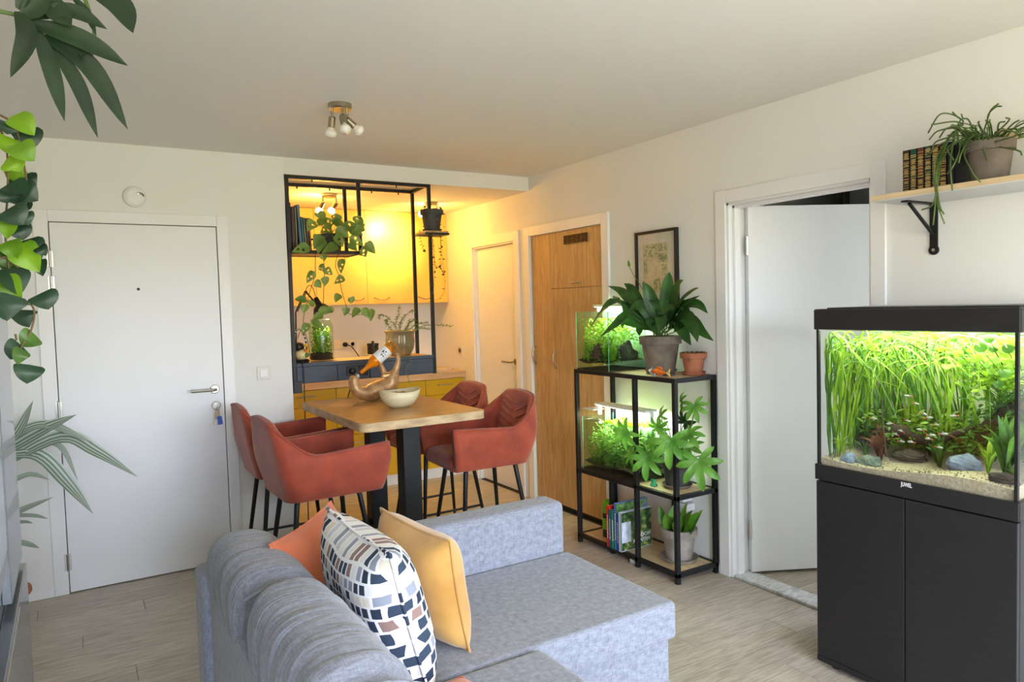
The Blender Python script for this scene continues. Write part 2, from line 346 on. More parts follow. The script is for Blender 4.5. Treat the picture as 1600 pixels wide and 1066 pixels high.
MB().obox((0, -.002, 0), (.004, .03, .012)).tube([(0, -.022+.02*math.cos(a*PI/6), -.012+.012*math.sin(a*PI/6)) for a in range(13)], .0012, 6).build('lock_key', 'steel', ky)
MB().obox((-.008, -.022, -.05), (.016, .002, .055), Matrix.Rotation(.12, 3, 'Y')).build('key', 'brass_steel', ky)
MB().obox((.006, -.018, -.045), (.012, .002, .05)).build('key', 'brass_steel', ky)
mat('fob_blue', rgb(40, 92, 190), .4); mat('fob_white', rgb(225, 228, 225), .5)
MB().obox((.01, -.024, -.085), (.026, .004, .05), Matrix.Rotation(-.12, 3, 'Y')).build('fob', 'fob_blue', ky, bevel=.003)
MB().obox((-.014, -.02, -.088), (.016, .003, .044), Matrix.Rotation(.15, 3, 'Y')).build('tag', 'fob_white', ky, bevel=.002)
# ---- kitchen side door, wardrobe, bedroom door
d2 = struct(MB().box(XR+.03, K0+.014, .008, XR+.068, K1-.014, KZ-.014).build('door_2', 'door_white', bevel=.002))
hd = MB().lathe([(.024, 0), (.024, .008)], (XR+.03, K0+.075, 1.05), 20, Matrix.Rotation(-PI/2, 3, 'Y')).tube([(XR+.03, K0+.075, 1.05), (XR-.018, K0+.075, 1.05), (XR-.024, K0+.09, 1.05), (XR-.024, K0+.2, 1.05)], .008, 10)
hd.build('door_handle', 'brass_steel', d2)
wd = thing('built_in_wardrobe', 'built-in oak veneer wardrobe with vent grille and chrome bow handles', 'wardrobe', (XR, (W0+W1)/2, 0))
ys = 4.303
def wdoor(y0, y1, z0, z1):
    return bx('door', 'oak', wd, XR+.004, y0+.0015, z0+.0015, XR+.024, y1-.0015, z1-.0015, .0012)
a = wdoor(ys, W1, .04, WZ); b = wdoor(W0, ys, .04, 1.61); c = wdoor(W0, ys, 1.61, WZ)
bx('plinth', 'black_plastic', wd, XR+.03, W0, 0, XR+.05, W1, .04, 0)
bx('carcass', 'oak', wd, XR+.026, W0, .04, XR+.066, W1, WZ, 0)
def bow(p0, p1, out, r=.005):
    p0, p1 = Vector(p0), Vector(p1); return [p0.lerp(p1, t)+Vector(out)*math.sin(PI*t)**.6 for t in [i/10 for i in range(11)]]
for par, yy, zz in ((a, W1-.03, 1.12), (b, ys-.045, 1.10)):
    l = wloc(par); MB().tube(bow((XR+.004, yy, zz-.065), (XR+.004, yy, zz+.065), (-.03, 0, 0)), .0055, 8).build('handle', 'steel', par, smooth=True, world=True)
MB().tube(bow((XR+.004, 3.93, 1.645), (XR+.004, 4.05, 1.645), (-.026, 0, 0)), .005, 8).build('handle', 'steel', c, smooth=True, world=True)
vent = MB().box(XR+.0025, 3.86, 1.915, XR+.0045, 4.115, 1.975).build('vent', mat('vent_brown', rgb(96, 62, 30), .6), wd, world=True)
for z in (1.915, 1.9285, 1.942, 1.9555, 1.969): bx('slat', 'vent_brown', vent, XR-.010, 3.86, z, XR+.003, 4.115, z+.006, 0)
for k in range(6): bx('divider', 'vent_brown', vent, XR-.0098, 3.86+k*.0497, 1.915, XR+.003, 3.86+k*.0497+.0065, 1.975, 0)
# open bedroom door leaf
hx, hy = XR+.115, B1-.02
ang = math.atan2(2.462-2.637, 3.445-3.096)
d3 = struct(MB().box(0, 0, .018, .80, .04, 1.99).build('door_3', 'door_white', bevel=.002)); d3.location = (hx, hy, 0); d3.rotation_euler = (0, 0, ang)
d3.location = (hx-.01, hy-.031, 0)
for z in (1.78, .25): MB().tube([(-.006, .0, z-.05), (-.006, .0, z+.05)], .009, 10).build('hinge', 'steel', d3)
mrz = Matrix.Rotation(PI/2, 3, 'X')
hd = MB().lathe([(.025, 0), (.025, .008)], (.74, 0, 1.05), 20, mrz).tube([(.74, 0, 1.05), (.74, -.05, 1.05), (.61, -.052, 1.05)], .008, 10).build('door_handle', 'steel', d3)
# bedroom things seen over the door
cu = thing('bedroom_wardrobe', 'grey wardrobe in the bedroom behind the open door', 'wardrobe', (4.2, 2.1, 0))
bx('body', 'bedroom_dark', cu, 4.0, 1.62, 0, 4.58, 2.62, 2.3, .004)
for k in range(2): bx('door', 'bedroom_dark', cu, 3.982, 1.625+k*.497, .03, 3.998, 1.625+k*.497+.49, 2.28, .003)
bc = thing('bedroom_curtain', 'dim beige curtain hanging in the bedroom beyond the door', 'curtain', (4.5, 2.6, 0))
mat('curtain', rgb(150, 146, 124), .9, col2=rgb(92, 92, 78), scale=5, stretch=(1, 6, 1))
MB().grid(lambda u, v: (4.5+.03*math.sin(v*40), 2.66+.42*v, .05+2.25*u), 2, 60).build('cloth', 'curtain', bc, smooth=True, world=True, solid=.004)
MB().tube([(4.5, 2.64, 2.31), (4.5, 3.09, 2.31)], .012, 10).build('rod', 'black_metal', bc, world=True)
# ---- small wall fittings
sd = thing('smoke_detector', 'round white smoke detector on the wall above the entrance door', 'smoke detector', (.344, YB, 2.165))
MB().lathe([(.056, 0), (.058, .012), (.054, .02), (.03, .0225), (.0, .023)], (0, 0, 0), 32, mr).build('body', 'trim_white', sd, smooth=True)
MB().lathe([(.008, 0), (.007, .006), (0, .0065)], (.018, -.0215, .018), 14, mr).build('test_button', 'steel', sd)
for k in range(5): MB().obox((.018+.028*math.cos(.3+k*.25), -.021, .02*math.sin(.3+k*.3)), (.004, .004, .012)).build('slot_shade', 'joint', sd)  # dark blocks paint the shade inside the vent slots
ls = thing('light_switch', 'square white rocker light switch on the wall beside the stools', 'switch', (1.001, YB, 1.127))
MB().box(-.041, -.008, -.041, .041, 0, .041).build('plate', mat('switch_cream', rgb(222, 222, 212), .4), ls, bevel=.003)
MB().box(-.023, -.013, -.023, .023, -.007, .023).build('rocker', 'trim_white', ls, bevel=.002)
# ================================================================== KITCHEN
KF = 5.69
base_edges = [.82, 1.32, 1.808, 2.207, 2.6, 2.978]
labels = ['yellow kitchen base cabinet hidden behind the end of the wall', 'yellow kitchen base cabinet beside the end of the white wall', 'yellow kitchen base unit with two stacked drawers and one chrome bar handle',
          'yellow kitchen base cabinet with a drawer behind the table', 'yellow kitchen base cabinet next to the kitchen door']
for i in range(1, 5):
    a, b = base_edges[i], base_edges[i+1]
    t = thing('base_cabinet', labels[i], 'cabinet', ((a+b)/2, KF+.3, 0), group='yellow kitchen base cabinets')
    bx('body', 'yellow_lower', t, a, KF+.02, .09, b, YK, .875, 0)
    bx('plinth', 'trim_white', t, a, KF+.03, 0, b, KF+.06, .09, 0)
    spl = [(.095, .475), (.475, .872)] if i == 2 else [(.095, .735), (.735, .872)]
    for k, (z0, z1) in enumerate(spl):
        d = bx('drawer' if (k or i == 2) else 'door', 'yellow_lower', t, a+.002, KF, z0+.0015, b-.002, KF+.019, z1-.0015, .0015)
        if k or i == 2:
            zz = z1-.05 if i != 2 else z1-.065; xm = (a+b)/2
            MB().tube([(xm-.07, KF, zz), (xm-.07, KF-.022, zz), (xm+.07, KF-.022, zz), (xm+.07, KF, zz)], .005, 8).build('handle', 'steel', d, world=True)
wt = thing('worktop', 'continuous wood-look kitchen worktop on the yellow base cabinets', 'worktop', (1.9, 5.97, .875))
bx('slab', 'worktop', wt, .82, KF-.022, .876, XR-.002, YK-.001, .935, .003)
bx('front_edge', 'worktop', wt, .82, KF-.03, .876, XR-.002, KF-.0215, .934, .002)
cb = tag(bx('cutting_board', 'oak_light', None, 1.95, KF+.0, .935, 2.86, KF+.34, .962, .004), 'long pale wooden board lying on the kitchen worktop', 'board')
upper_edges = [1.318, 1.76, 2.202, 2.644, 2.978]
ul = ['yellow kitchen wall cabinet behind the books on the black rack', 'yellow kitchen wall cabinet behind the trailing rack plant', 'yellow kitchen wall cabinet with the bright lamp glow on its door', 'yellow kitchen wall cabinet at the end beside the side wall']
for i in range(4):
    a, b = upper_edges[i], upper_edges[i+1]
    t = thing('wall_cabinet', ul[i], 'cabinet', ((a+b)/2, 6.12, 1.545), group='yellow kitchen wall cabinets')
    bx('body', 'yellow_upper', t, a, 5.97, 1.547, b, YK, ZK-.002, 0)
    d = bx('door', 'yellow_upper', t, a+.0015, 5.95, 1.545, b-.0015, 5.969, ZK-.004, .0015)
    xm = b-.11 if i < 2 else (a+.13 if i == 2 else a+.1)
    if i == 1: xm = 2.10
    MB().tube([(xm-.07+.14*k/10, 5.95-.026*math.sin(PI*k/10)**.5, 1.60-.022*math.sin(PI*k/10)) for k in range(11)], .005, 8).build('handle', 'brass_steel', d, smooth=True, world=True)
mat('outlet_cream', rgb(228, 218, 196), .4)
ot = thing('double_outlet', 'cream double wall socket with one black plug above the worktop', 'socket', (2.08, YK, 1.19))
bx('plate', 'outlet_cream', ot, 1.985, YK-.01, 1.15, 2.2, YK, 1.235, .003)
for x in (2.09, 2.165): MB().lathe([(.024, 0), (.024, .004), (.018, .004), (.017, .0)], (x, YK-.012, 1.192), 20, mr).build('socket_face', 'trim_white', ot, world=True)
pg = thing('black_plug', 'black plug with a cord hanging in the cream wall socket', 'plug', (2.09, YK-.015, 1.192))
MB().lathe([(.02, 0), (.02, .03), (.012, .036), (0, .036)], (0, 0, 0), 18, mr).build('plug_body', 'black_plastic', pg, smooth=True)
MB().tube(crom([Vector(q) for q in ((0, -.034, 0), (.04, -.06, -.02), (.10, -.06, -.1), (.17, -.08, -.25))], 14), .0045, 8).build('cord', 'black_plastic', pg, smooth=True)
so = thing('wall_socket', 'small cream wall socket on the kitchen side wall by the door', 'socket', (XR, 5.741, 1.107))
bx('plate', 'outlet_cream', so, XR-.009, 5.70, 1.066, XR, 5.782, 1.148, .003)
MB().lathe([(.022, 0), (.022, .003), (.015, .003), (.0, .001)], (XR-.009, 5.741, 1.107), 18, Matrix.Rotation(-PI/2, 3, 'Y')).build('socket_face', 'stem_brown', so, world=True)
# small black gadget on a white box at the back of the worktop
gx = P(588, 548, 1, 6.10)
gd = thing('coffee_tin', 'small black tin on a pale box at the back of the worktop', 'tin', (gx.x, 6.10, .962))
MB().box(-.09, -.05, -.027, .12, .05, .14).build('pale_box', 'outlet_cream', gd, bevel=.004)
MB().lathe([(.05, .14), (.05, .20), (.046, .21), (.052, .212), (.052, .235), (0, .237)], (-.03, 0, 0), 24).build('tin_body', 'black_plastic', gd)
MB().tube([(-.03, 0, .237), (-.03, 0, .255)], .012, 12).build('lid_knob', 'black_plastic', gd)
# ---- ceiling spot lamps
mat('bulb_glass', rgb(240, 236, 225), .15, spec=.6)
mat('bulb_warm', rgb(255, 220, 160), .3, emit=(1, .72, .34, 1), estr=8)
def spot_lamp(name, label, loc, heads, lit, power=0, scale=1.0, aimed=0):
    t = thing(name, label, 'ceiling lamp', loc)
    s_ = scale
    MB().lathe([(0, 0), (.055*s_, 0), (.055*s_, -.02), (.05*s_, -.026), (0, -.026)], (0, 0, 0), 32).build('ceiling_plate', 'brass_steel', t, smooth=False)
    for ax, ay, dx, dy, dz in heads:
        st = MB().tube([(ax, ay, -.024), (ax, ay, -.065)], .006, 10).build('arm', 'brass_steel', t)
        d = Vector((dx, dy, dz)).normalized(); a = Vector((ax, ay, -.065))
        m = d.to_track_quat('Z', 'Y').to_matrix()
        hd = MB().lathe([(0, -.008), (.014, -.006), (.0165, 0), (.0165, .042), (.013, .044)], a, 20, m).build('lamp_head', 'brass_steel', t, smooth=False)
        MB().lathe([(.012, .04), (.014, .048), (.026, .062), (.027, .072), (.022, .084), (0, .09)], a, 20, m).build('bulb', 'bulb_warm' if lit else 'bulb_glass', hd, smooth=True)
        if lit and aimed and (ax, ay) == heads[0][:2]:
            l = bpy.data.lights.new('spot_beam', 'SPOT'); l.energy = aimed; l.color = (1, .66, .24); l.shadow_soft_size = .02; l.spot_size = math.radians(80); l.spot_blend = 1
            lo_ = bpy.data.objects.new('spot_beam', l); C.objects.link(lo_); lo_.parent = t; lo_.location = a+d*.105; lo_.rotation_euler = (-d).to_track_quat('Z', 'Y').to_euler()
        elif lit:
            l = bpy.data.lights.new('bulb_light', 'POINT'); l.energy = power; l.color = (1, .5, .075); l.shadow_soft_size = .03
            lo_ = bpy.data.objects.new('bulb_light', l); C.objects.link(lo_); lo_.parent = t; lo_.location = a+d*.105; lo_.rotation_euler = (-d).to_track_quat('Z', 'Y').to_euler()
    return t
spot_lamp('spot_lamp', 'brushed steel ceiling lamp with three unlit spot heads on the living room ceiling', (1.119, 3.293, ZC),
          [(-.035, .012, -.1, .1, -1), (0, -.034, .0, -.45, -1), (.038, .014, .9, -.1, -.75)], False)
spot_lamp('spot_lamp', 'brushed ceiling lamp with two glowing bulbs above the books on the rack', (1.665, 5.21, ZK), [(-.05, 0, -.35, .55, -1), (.05, 0, -.55, .6, -1)], True, 3.2)
spot_lamp('spot_lamp', 'brushed ceiling lamp behind the small hanging pot in the kitchen', (2.545, 5.34, ZK), [(-.045, .01, -.16, .9, -.3), (.05, 0, -.1, .8, -.7)], True, 3.2, aimed=24)
# ================================================================== BLACK STEEL RACK WITH SLATE BOX
RX0, RX1, RY0, RY1 = 1.178, 2.168, 4.552, 4.852
tk = .022
rk = thing('hanging_rack', 'black steel frame rack hanging from the kitchen ceiling with a slate blue bottom box', 'rack', (1.67, 4.7, 1.04))
def bar(x0, y0, z0, x1, y1, z1, n='bar'): return bx(n, 'black_metal', rk, x0, y0, z0, x1, y1, z1, .0015)
zt = ZK-.003
bar(RX0, RY0, 1.04, RX0+tk, RY0+tk, zt, 'post'); bar(RX1-tk, RY0, 1.04, RX1, RY0+tk, zt, 'post')
bar(RX0, RY1-tk, 1.04, RX0+tk, RY1, zt, 'post'); bar(RX1-tk, RY1-tk, 1.165, RX1, RY1, zt, 'post')
bar(RX0+tk, RY0, zt-tk, RX1-tk, RY0+tk, zt); bar(RX0+tk, RY1-tk, zt-tk, RX1-tk, RY1, zt)
bar(RX0, RY0+tk, zt-tk, RX0+tk, RY1-tk, zt); bar(RX1-tk, RY0+tk, zt-tk, RX1, RY1-tk, zt)
ZS = 1.862; XM = 1.652
bar(XM-tk/2, RY0, ZS, XM+tk/2, RY0+tk, zt-tk, 'post'); bar(XM-tk/2, RY1-tk, ZS, XM+tk/2, RY1, zt-tk, 'post')
bar(RX0+tk, RY0, ZS, XM+tk/2, RY0+tk, ZS+tk); bar(RX0+tk, RY1-tk, ZS, XM+tk/2, RY1, ZS+tk)
bar(XM-tk/2, RY0+tk, ZS, XM+tk/2, RY1-tk, ZS+tk)
bar(RX0+tk, RY1-.012, 1.975, XM-tk/2, RY1-.004, 1.987, 'rail')
bx('shelf_board', 'oak', rk, RX0+tk, RY0+tk, ZS+.004, XM-tk/2, RY1-tk, ZS+tk-.002, .001)
for x, y_ in ((1.35, RY0), (1.92, RY0), (1.33, RY1-.022), (1.55, RY1-.022), (1.85, RY1-.022), (2.05, RY1-.022)):
    MB().tube([(x, y_+.011, zt-tk), (x, y_+.011, zt-tk-.014)], .005, 8).build('bolt', 'black_metal', rk, world=True)
bx('box_body', 'slate_paint', rk, RX0+.004, RY0+.012, 1.042, RX1-.004, RY1, 1.158, .002)
bx('box_top', 'oak', rk, RX0+.004, RY0+.002, 1.158, RX1-tk, RY1, 1.17, .002)
bx('top_edge', 'slate_paint', rk, RX0+tk, RY0-.003, 1.15, RX1-tk, RY0+.004, 1.171, .001)
bx('front_panel', 'slate_paint', rk, RX0+tk+.002, RY0, 1.046, 1.46, RY0+.012, 1.148, .002)
bx('front_panel', 'slate_paint', rk, 1.684, RY0, 1.046, RX1-tk-.002, RY0+.012, 1.148, .002)
sp = bx('socket_panel', 'slate_paint', rk, 1.464, RY0+.003, 1.046, 1.68, RY0+.012, 1.148, .001)
for x in (1.555, 1.635):
    s_ = MB().box(x-.034, RY0-.004, 1.068, x+.034, RY0+.004, 1.136).build('socket', 'black_plastic', sp, bevel=.003, world=True)
bx('wall_bracket', 'black_metal', rk, RX0, RY0-.004, .985, RX0+.05, RY0+.03, 1.06, .002)
plug2 = thing('black_plug', 'black plug in the slate box socket with a cord down to the table', 'plug', (1.555, RY0-.004, 1.102))
MB().lathe([(.02, 0), (.02, .026), (.012, .034), (0, .034)], (0, 0, 0), 18, mr).build('plug_body', 'black_plastic', plug2, smooth=True)
MB().tube(crom([Vector(q) for q in ((0, -.03, 0), (.002, -.042, -.05), (-.03, -.03, -.13), (-.06, -.02, -.26), (-.1, 0, -.6), (-.1, .02, -1.09))], 26), .004, 8).build('cord', 'black_plastic', plug2, smooth=True)
cd = thing('lamp_cord', 'thin black cord hanging from the figurine lamp end of the slate box', 'cord', (1.235, RY0-.012, 1.17))
MB().tube(crom([Vector(q) for q in ((.0, .03, .004), (.0, -.004, .002), (.004, -.006, -.1), (-.002, -.004, -.5), (.0, .02, -1.165))], 24), .0035, 8).build('cord', 'black_plastic', cd, smooth=True)
# ================================================================== BAR TABLE
TX0, TX1, TY0, TY1, TZ = 1.19, 1.895, 3.365, 4.465, .94
tb = thing('bar_table', 'high wooden bar table with rounded corners on two black steel legs', 'table', ((TX0+TX1)/2, (TY0+TY1)/2, 0))
def rrect(x0, y0, x1, y1, r, n=8):
    pts = []
    for cx, cy, a0 in ((x1-r, y1-r, 0), (x0+r, y1-r, 90), (x0+r, y0+r, 180), (x1-r, y0+r, 270)):
        for k in range(n+1): a = math.radians(a0+90*k/n); pts.append((cx+r*math.cos(a), cy+r*math.sin(a)))
    return pts
hw, hl = (TX1-TX0)/2, (TY1-TY0)/2
mtop = MB().prism([(x, y, TZ-.046) for x, y in rrect(-hw, -hl, hw, hl, .05)], (0, 0, .046)).build('tabletop', 'table_edge', tb, bevel=.004)
mtop.data.materials.append(MAT['table_wood'])
for p_ in mtop.data.polygons:
    if p_.normal.z > .9: p_.material_index = 1
for yy in (-.29, .22):
    MB().box(-.05, yy-.05, .03, .05, yy+.05, TZ-.05).build('leg', 'black_metal', tb, bevel=.003)
MB().box(-.2, -.36, TZ-.058, .2, .30, TZ-.046).build('mounting_plate', 'black_metal', tb)
for y0, y1 in ((-.36, -.32), (.25, .29)): MB().box(-.17, y0, 0, .17, y1, .04).build('foot_bar', 'black_metal', tb, bevel=.002)
for x in (-.17, .13): MB().box(x, -.32, 0, x+.04, .25, .04).build('foot_bar', 'black_metal', tb, bevel=.002)
MB().box(-.05, -.32, .0, .05, .25, .035).build('foot_bar', 'black_metal', tb, bevel=.002)
for y0 in (-.14, .2): MB().box(-.19, y0, .2, .19, y0+.03, .23).build('footrest', 'black_metal', tb, bevel=.002)
for x in (-.19, .16): MB().box(x, -.14, .2, x+.03, .23, .23).build('footrest', 'black_metal', tb, bevel=.002)
# ================================================================== STOOLS
def make_stool():
    t = thing('bar_stool', '', 'stool')      # faces +X; origin on the floor under the seat centre
    hw_, zb = .27, .60
    def plan(s):          # U path s in [-1,1] : arm tip -> back -> arm tip ; returns (x,y) unit shape
        L1 = .46; bw = .205; r = .07   # arm straight length, half back, corner radius
        a = abs(s); tot = L1+PI/2*r+bw; d = a*tot
        if d < bw: x, y = -.25, d
        elif d < bw+PI/2*r: q = (d-bw)/r; x, y = -.25+r-r*math.cos(q), bw+r*math.sin(q)
        else: x, y = -.25+r+(d-bw-PI/2*r), bw+r
        return x, math.copysign(y, s) if s else y
    def top(s):
        a = abs(s)
        if a < .24: return .985-.012*(a/.24)**2
        if a < .56: q = (a-.24)/.32; q = q*q*(3-2*q); return .973-.165*q
        q = (a-.56)/.44; return .808+.022*q
    def shell(s, v, off):
        x, y = plan(s); z1 = top(s); z = zb+(z1-zb)*v
        tp = (z-zb)/.385
        flare = .80+.20*min(1, tp*2.2)**.6          # narrower at the bottom
        if abs(s) < .5: back = -.045*max(0, tp-.1)   # back leans away
        else: back = -.045*max(0, tp-.1)*max(0, 1-(abs(s)-.5)*5)
        nar = 1-.30*max(0, (z-.80)/.185)**1.1 if z > .8 else 1
        # inner offset
        tot = .46+PI/2*.07+.205; d = abs(s)*tot
        if d < .205: nx, ny = 1, 0
        elif d < .205+PI/2*.07: q = (d-.205)/.07; nx, ny = math.cos(q), -math.sin(q)
        else: nx, ny = 0, -1
        yy = math.copysign(1, s)
        X = x*(.9+.1*min(1, tp*2.5))+back+nx*off; Y = y*flare*nar+ny*off*yy
        return Vector((X, Y, z))
    NS, NV = 49, 9
    th_ = .038
    mb = MB(); vs = []; fs = []
    prof = []
    for j in range(NV): prof.append((j/(NV-1), 0))
    prof.append((1.0, th_*.5))
    for j in range(NV): prof.append((1-j/(NV-1), th_))
    m_ = len(prof)
    for i in range(NS):
        s_ = -1+2*i/(NS-1)
        for k, (v, off) in enumerate(prof):
            p = shell(s_, v, off)
            if k == NV: p.z += .012
            vs.append(p)
    for i in range(NS-1):
        for k in range(m_-1): fs.append((i*m_+k, (i+1)*m_+k, (i+1)*m_+k+1, i*m_+k+1))
    fs.append(tuple(range(m_))); fs.append(tuple((NS-1)*m_+k for k in range(m_)))
    mb.add(vs, fs); sh = mb.build('shell', 'velvet', t, smooth=True, bevel=0)
    # piping along the top edge
    MB().tube([shell(-1+2*i/60, 1, th_*.1)+Vector((0, 0, .006)) for i in range(61)], .0055, 6).build('piping', 'velvet', sh, smooth=True)
    # seat pan and cushion
    pts = [shell(-1+2*i/30, 0, 0) for i in range(31)]
    poly = [(p.x, p.y) for p in pts]+[(.262, .17), (.262, -.17)]
    MB().prism([(x, y, zb-.006) for x, y in poly], (0, 0, .03)).build('seat_pan', 'velvet', t, bevel=.006)
    def cush(u, v):
        a = 2*PI*v; cx, cy = math.cos(a), math.sin(a); e = .28
        x = math.copysign(abs(cx)**e, cx)*.25; y = math.copysign(abs(cy)**e, cy)*.215
        ph = PI*u; k = math.sin(ph)**.35 if 0 < u < 1 else 0
        return (.025+x*k, y*k, .645-.045*math.copysign(abs(math.cos(ph))**.6, math.cos(ph))*-1 if False else .64+.045*math.copysign(abs(math.cos(ph))**.6, math.cos(ph)))
    MB().grid(cush, 12, 40, cv=True).build('seat', 'velvet', t, smooth=True)
    # padded chevron channels on the inside of the back
    for k in range(6):
        z0 = .70+k*.042
        for sg in (-1, 1):
            pp = []
            for q in range(6):
                s_ = sg*(.02+.21*q/5); zz = z0+.05*q/5
                v = (zz-zb)/(top(s_)-zb)
                if v > .96: break
                pp.append(shell(s_, v, th_+.002))
            if len(pp) > 2: MB().tube(pp, [.003]+[.0065]*(len(pp)-2)+[.003], 6).build('back_quilt', 'velvet', sh, smooth=True)
    mb = MB().obox((.015, -.2235, .64), (.011, .003, .035)); mb.build('brand_tag', 'black_plastic', sh)
    # legs
    for sx in (-1, 1):
        for sy in (-1, 1):
            MB().tube([(sx*.15, sy*.13, .605), (sx*.16, sy*.14, .56), (sx*.232, sy*.225, 0)], [.013, .0135, .0095], 12).build('leg', 'black_metal', t, smooth=True)
    zf = .20; kx = .16+.072*(.56-zf)/.56; ky = .14+.085*(.56-zf)/.56
    for sy in (-1, 1): MB().tube([(-kx, sy*ky, zf), (kx, sy*ky, zf)], .0075, 10).build('footrest_bar', 'black_metal', t)
    MB().tube([(kx, -ky, zf), (kx, ky, zf)], .0075, 10).build('footrest_bar', 'black_metal', t)
    return t
st0 = make_stool()
for i, (x, y_, rz, lb) in enumerate([(1.045, 3.62, .03, 'rust velvet bar stool at the door side of the table, next to the sofa'), (1.05, 4.20, -.02, 'rust velvet bar stool pushed against the white wall by the light switch'),
                                     (2.015, 3.68, PI-.05, 'rust velvet bar stool at the wardrobe side of the table, next to the sofa arm'), (2.03, 4.28, PI+.03, 'rust velvet bar stool beside the yellow cabinets on the wardrobe side of the table')]):
    s_ = st0 if i == 0 else copy_tree(st0)
    s_.location = (x, y_, 0); s_.rotation_euler = (0, 0, rz); s_['label'] = lb; s_['group'] = 'rust velvet bar stools around the table'
# ================================================================== SOFA
sf = thing('corner_sofa', 'grey woven corner sofa with a wide chaise, low arm and loose back cushions', 'sofa', (1.0, 1.6, 0))
SE = 2.49
def sbx(n, m, x0, y0, z0, x1, y1, z1, bv, seg=4):
    return MB().box(x0, y0, z0, x1, y1, z1).build(n, m, sf, bevel=bv, world=True, seg=seg)
sbx('chaise_base', 'sofa_fabric', .52, 1.85, .03, 1.755, SE, .31, .012)
sbx('chaise_seat', 'sofa_fabric', .52, 1.833, .305, 1.778, SE-.002, .44, .018)
sbx('arm', 'sofa_fabric', .318, SE, .03, 1.772, SE+.15, .655, .03, 5)
sbx('back_frame', 'sofa_fabric', .345, .25, .05, .56, SE+.005, .62, .02)
sbx('back_edge', 'sofa_fabric', .322, SE+.02, .03, .348, SE+.15, .625, .012)
sbx('seat_base', 'sofa_fabric', .52, .25, .03, 1.17, 1.832, .31, .012)
sbx('seat', 'sofa_fabric', .52, .25, .30, 1.20, 1.828, .445, .035, 6)
for x, y_ in ((.4, .4), (.4, 2.5), (1.7, 2.5), (1.7, 1.95), (1.1, .4)): MB().tube([(x, y_, 0), (x, y_, .035)], .025, 14).build('foot', 'black_plastic', sf, world=True)
def roll_cushion(x0, x1, y0, y1, z0, z1, seed, tilt=0):
    rnd = random.Random(seed); ph = [rnd.uniform(0, 6) for _ in range(9)]
    cx, cz = (x0+x1)/2, (z0+z1)/2; hx_, hz = (x1-x0)/2, (z1-z0)/2
    def fn(u, v):
        a = 2*PI*v; e = .72
        ca, sa = math.cos(a), math.sin(a)
        y = y0+(y1-y0)*u
        en = min(1, .30+.9*math.sin(PI*min(1, max(0, min(u, 1-u)*2.6+.02))/2)**.55)
        k = en*(1+.018*math.sin(u*34+ph[0]+1.6*math.sin(a+ph[1]))+.012*math.sin(u*61+ph[2]+a*2)+.01*math.sin(a*3+ph[3]+u*9))
        x = cx+math.copysign(abs(ca)**e, ca)*hx_*k; z = cz+math.copysign(abs(sa)**e, sa)*hz*(.55+.45*k if en > .9 else k*.6+.4*en**.4)
        return (x+tilt*(z-cz), y+.012*math.sin(a*2+ph[4]), z)
    mb = MB().grid(fn, 56, 40, cv=True); n = len(mb.v)
    mb.f.append(tuple(range(40))); mb.f.append(tuple(n-40+j for j in range(40)))
    return mb
for k, (a, b, ztop) in enumerate(((1.98, 2.60, .775), (1.27, 2.0, .80), (.55, 1.29, .80))):
    c = roll_cushion(.345, .605, a, b, .41, ztop, k+3, tilt=-.12).build('back_cushion', 'sofa_cushion_fabric', sf, smooth=True, world=True)
    MB().tube([(.36+.2*q/8, a+.012, ztop-.045+.03*math.sin(PI*q/8)) for q in range(9)], .006, 6).build('cushion_piping', 'sofa_fabric', c, smooth=True, world=True)
# ---- throw cushions
def pillow(sz, th_, seed=0):
    rnd = random.Random(seed); p = [rnd.uniform(0, 6) for _ in range(4)]; h = sz/2; N = 25
    def pt(u, v, sg):
        a, b = 2*u-1, 2*v-1
        x = a*h*(1-.07*(1-b*b)*abs(a)); z = b*h*(1-.07*(1-a*a)*abs(b))
        k = max(0, (1-a**4)*(1-b**4))**.62
        d = th_/2*k*(1+.06*math.sin(a*4+p[0])*math.sin(b*3+p[1]))
        return (x, sg*d, z)
    mb = MB(); mb.grid(lambda u, v: pt(u, v, -1), N, N); mb.grid(lambda u, v: pt(u, v, 1), N, N)
    return mb, N
def place_pillow(name, label, mt, loc, rz, lean, roll, sz, th_, seed):
    t = thing(name, label, 'cushion', loc)
    t.rotation_mode = 'ZYX' if False else 'XYZ'
    mb, N = pillow(sz, th_, seed); o = mb.build('cover', mt, t, smooth=True)
    M_ = Matrix.Rotation(rz, 4, 'Z') @ Matrix.Rotation(lean, 4, 'X') @ Matrix.Rotation(roll, 4, 'Y')
    t.rotation_euler = M_.to_euler()
    h = sz/2; ed = []
    for k in range(N): q = 2*k/(N-1)-1; ed.append((q*h*1.0, -h*(1-.07*(1-q*q))))
    pts = []
    for a in [2*k/(N-1)-1 for k in range(N)]: pts.append((a*h, 0, -h*(1-.07*(1-a*a))))
    for a in [2*k/(N-1)-1 for k in range(1, N)]: pts.append((h*(1-.07*(1-a*a)), 0, a*h))
    for a in [1-2*k/(N-1) for k in range(1, N)]: pts.append((a*h, 0, h*(1-.07*(1-a*a))))
    for a in [1-2*k/(N-1) for k in range(1, N)]: pts.append((-h*(1-.07*(1-a*a)), 0, a*h))
    MB().tube(pts, .005, 6, cap=False).build('seam', mt, t, smooth=True)
    return t
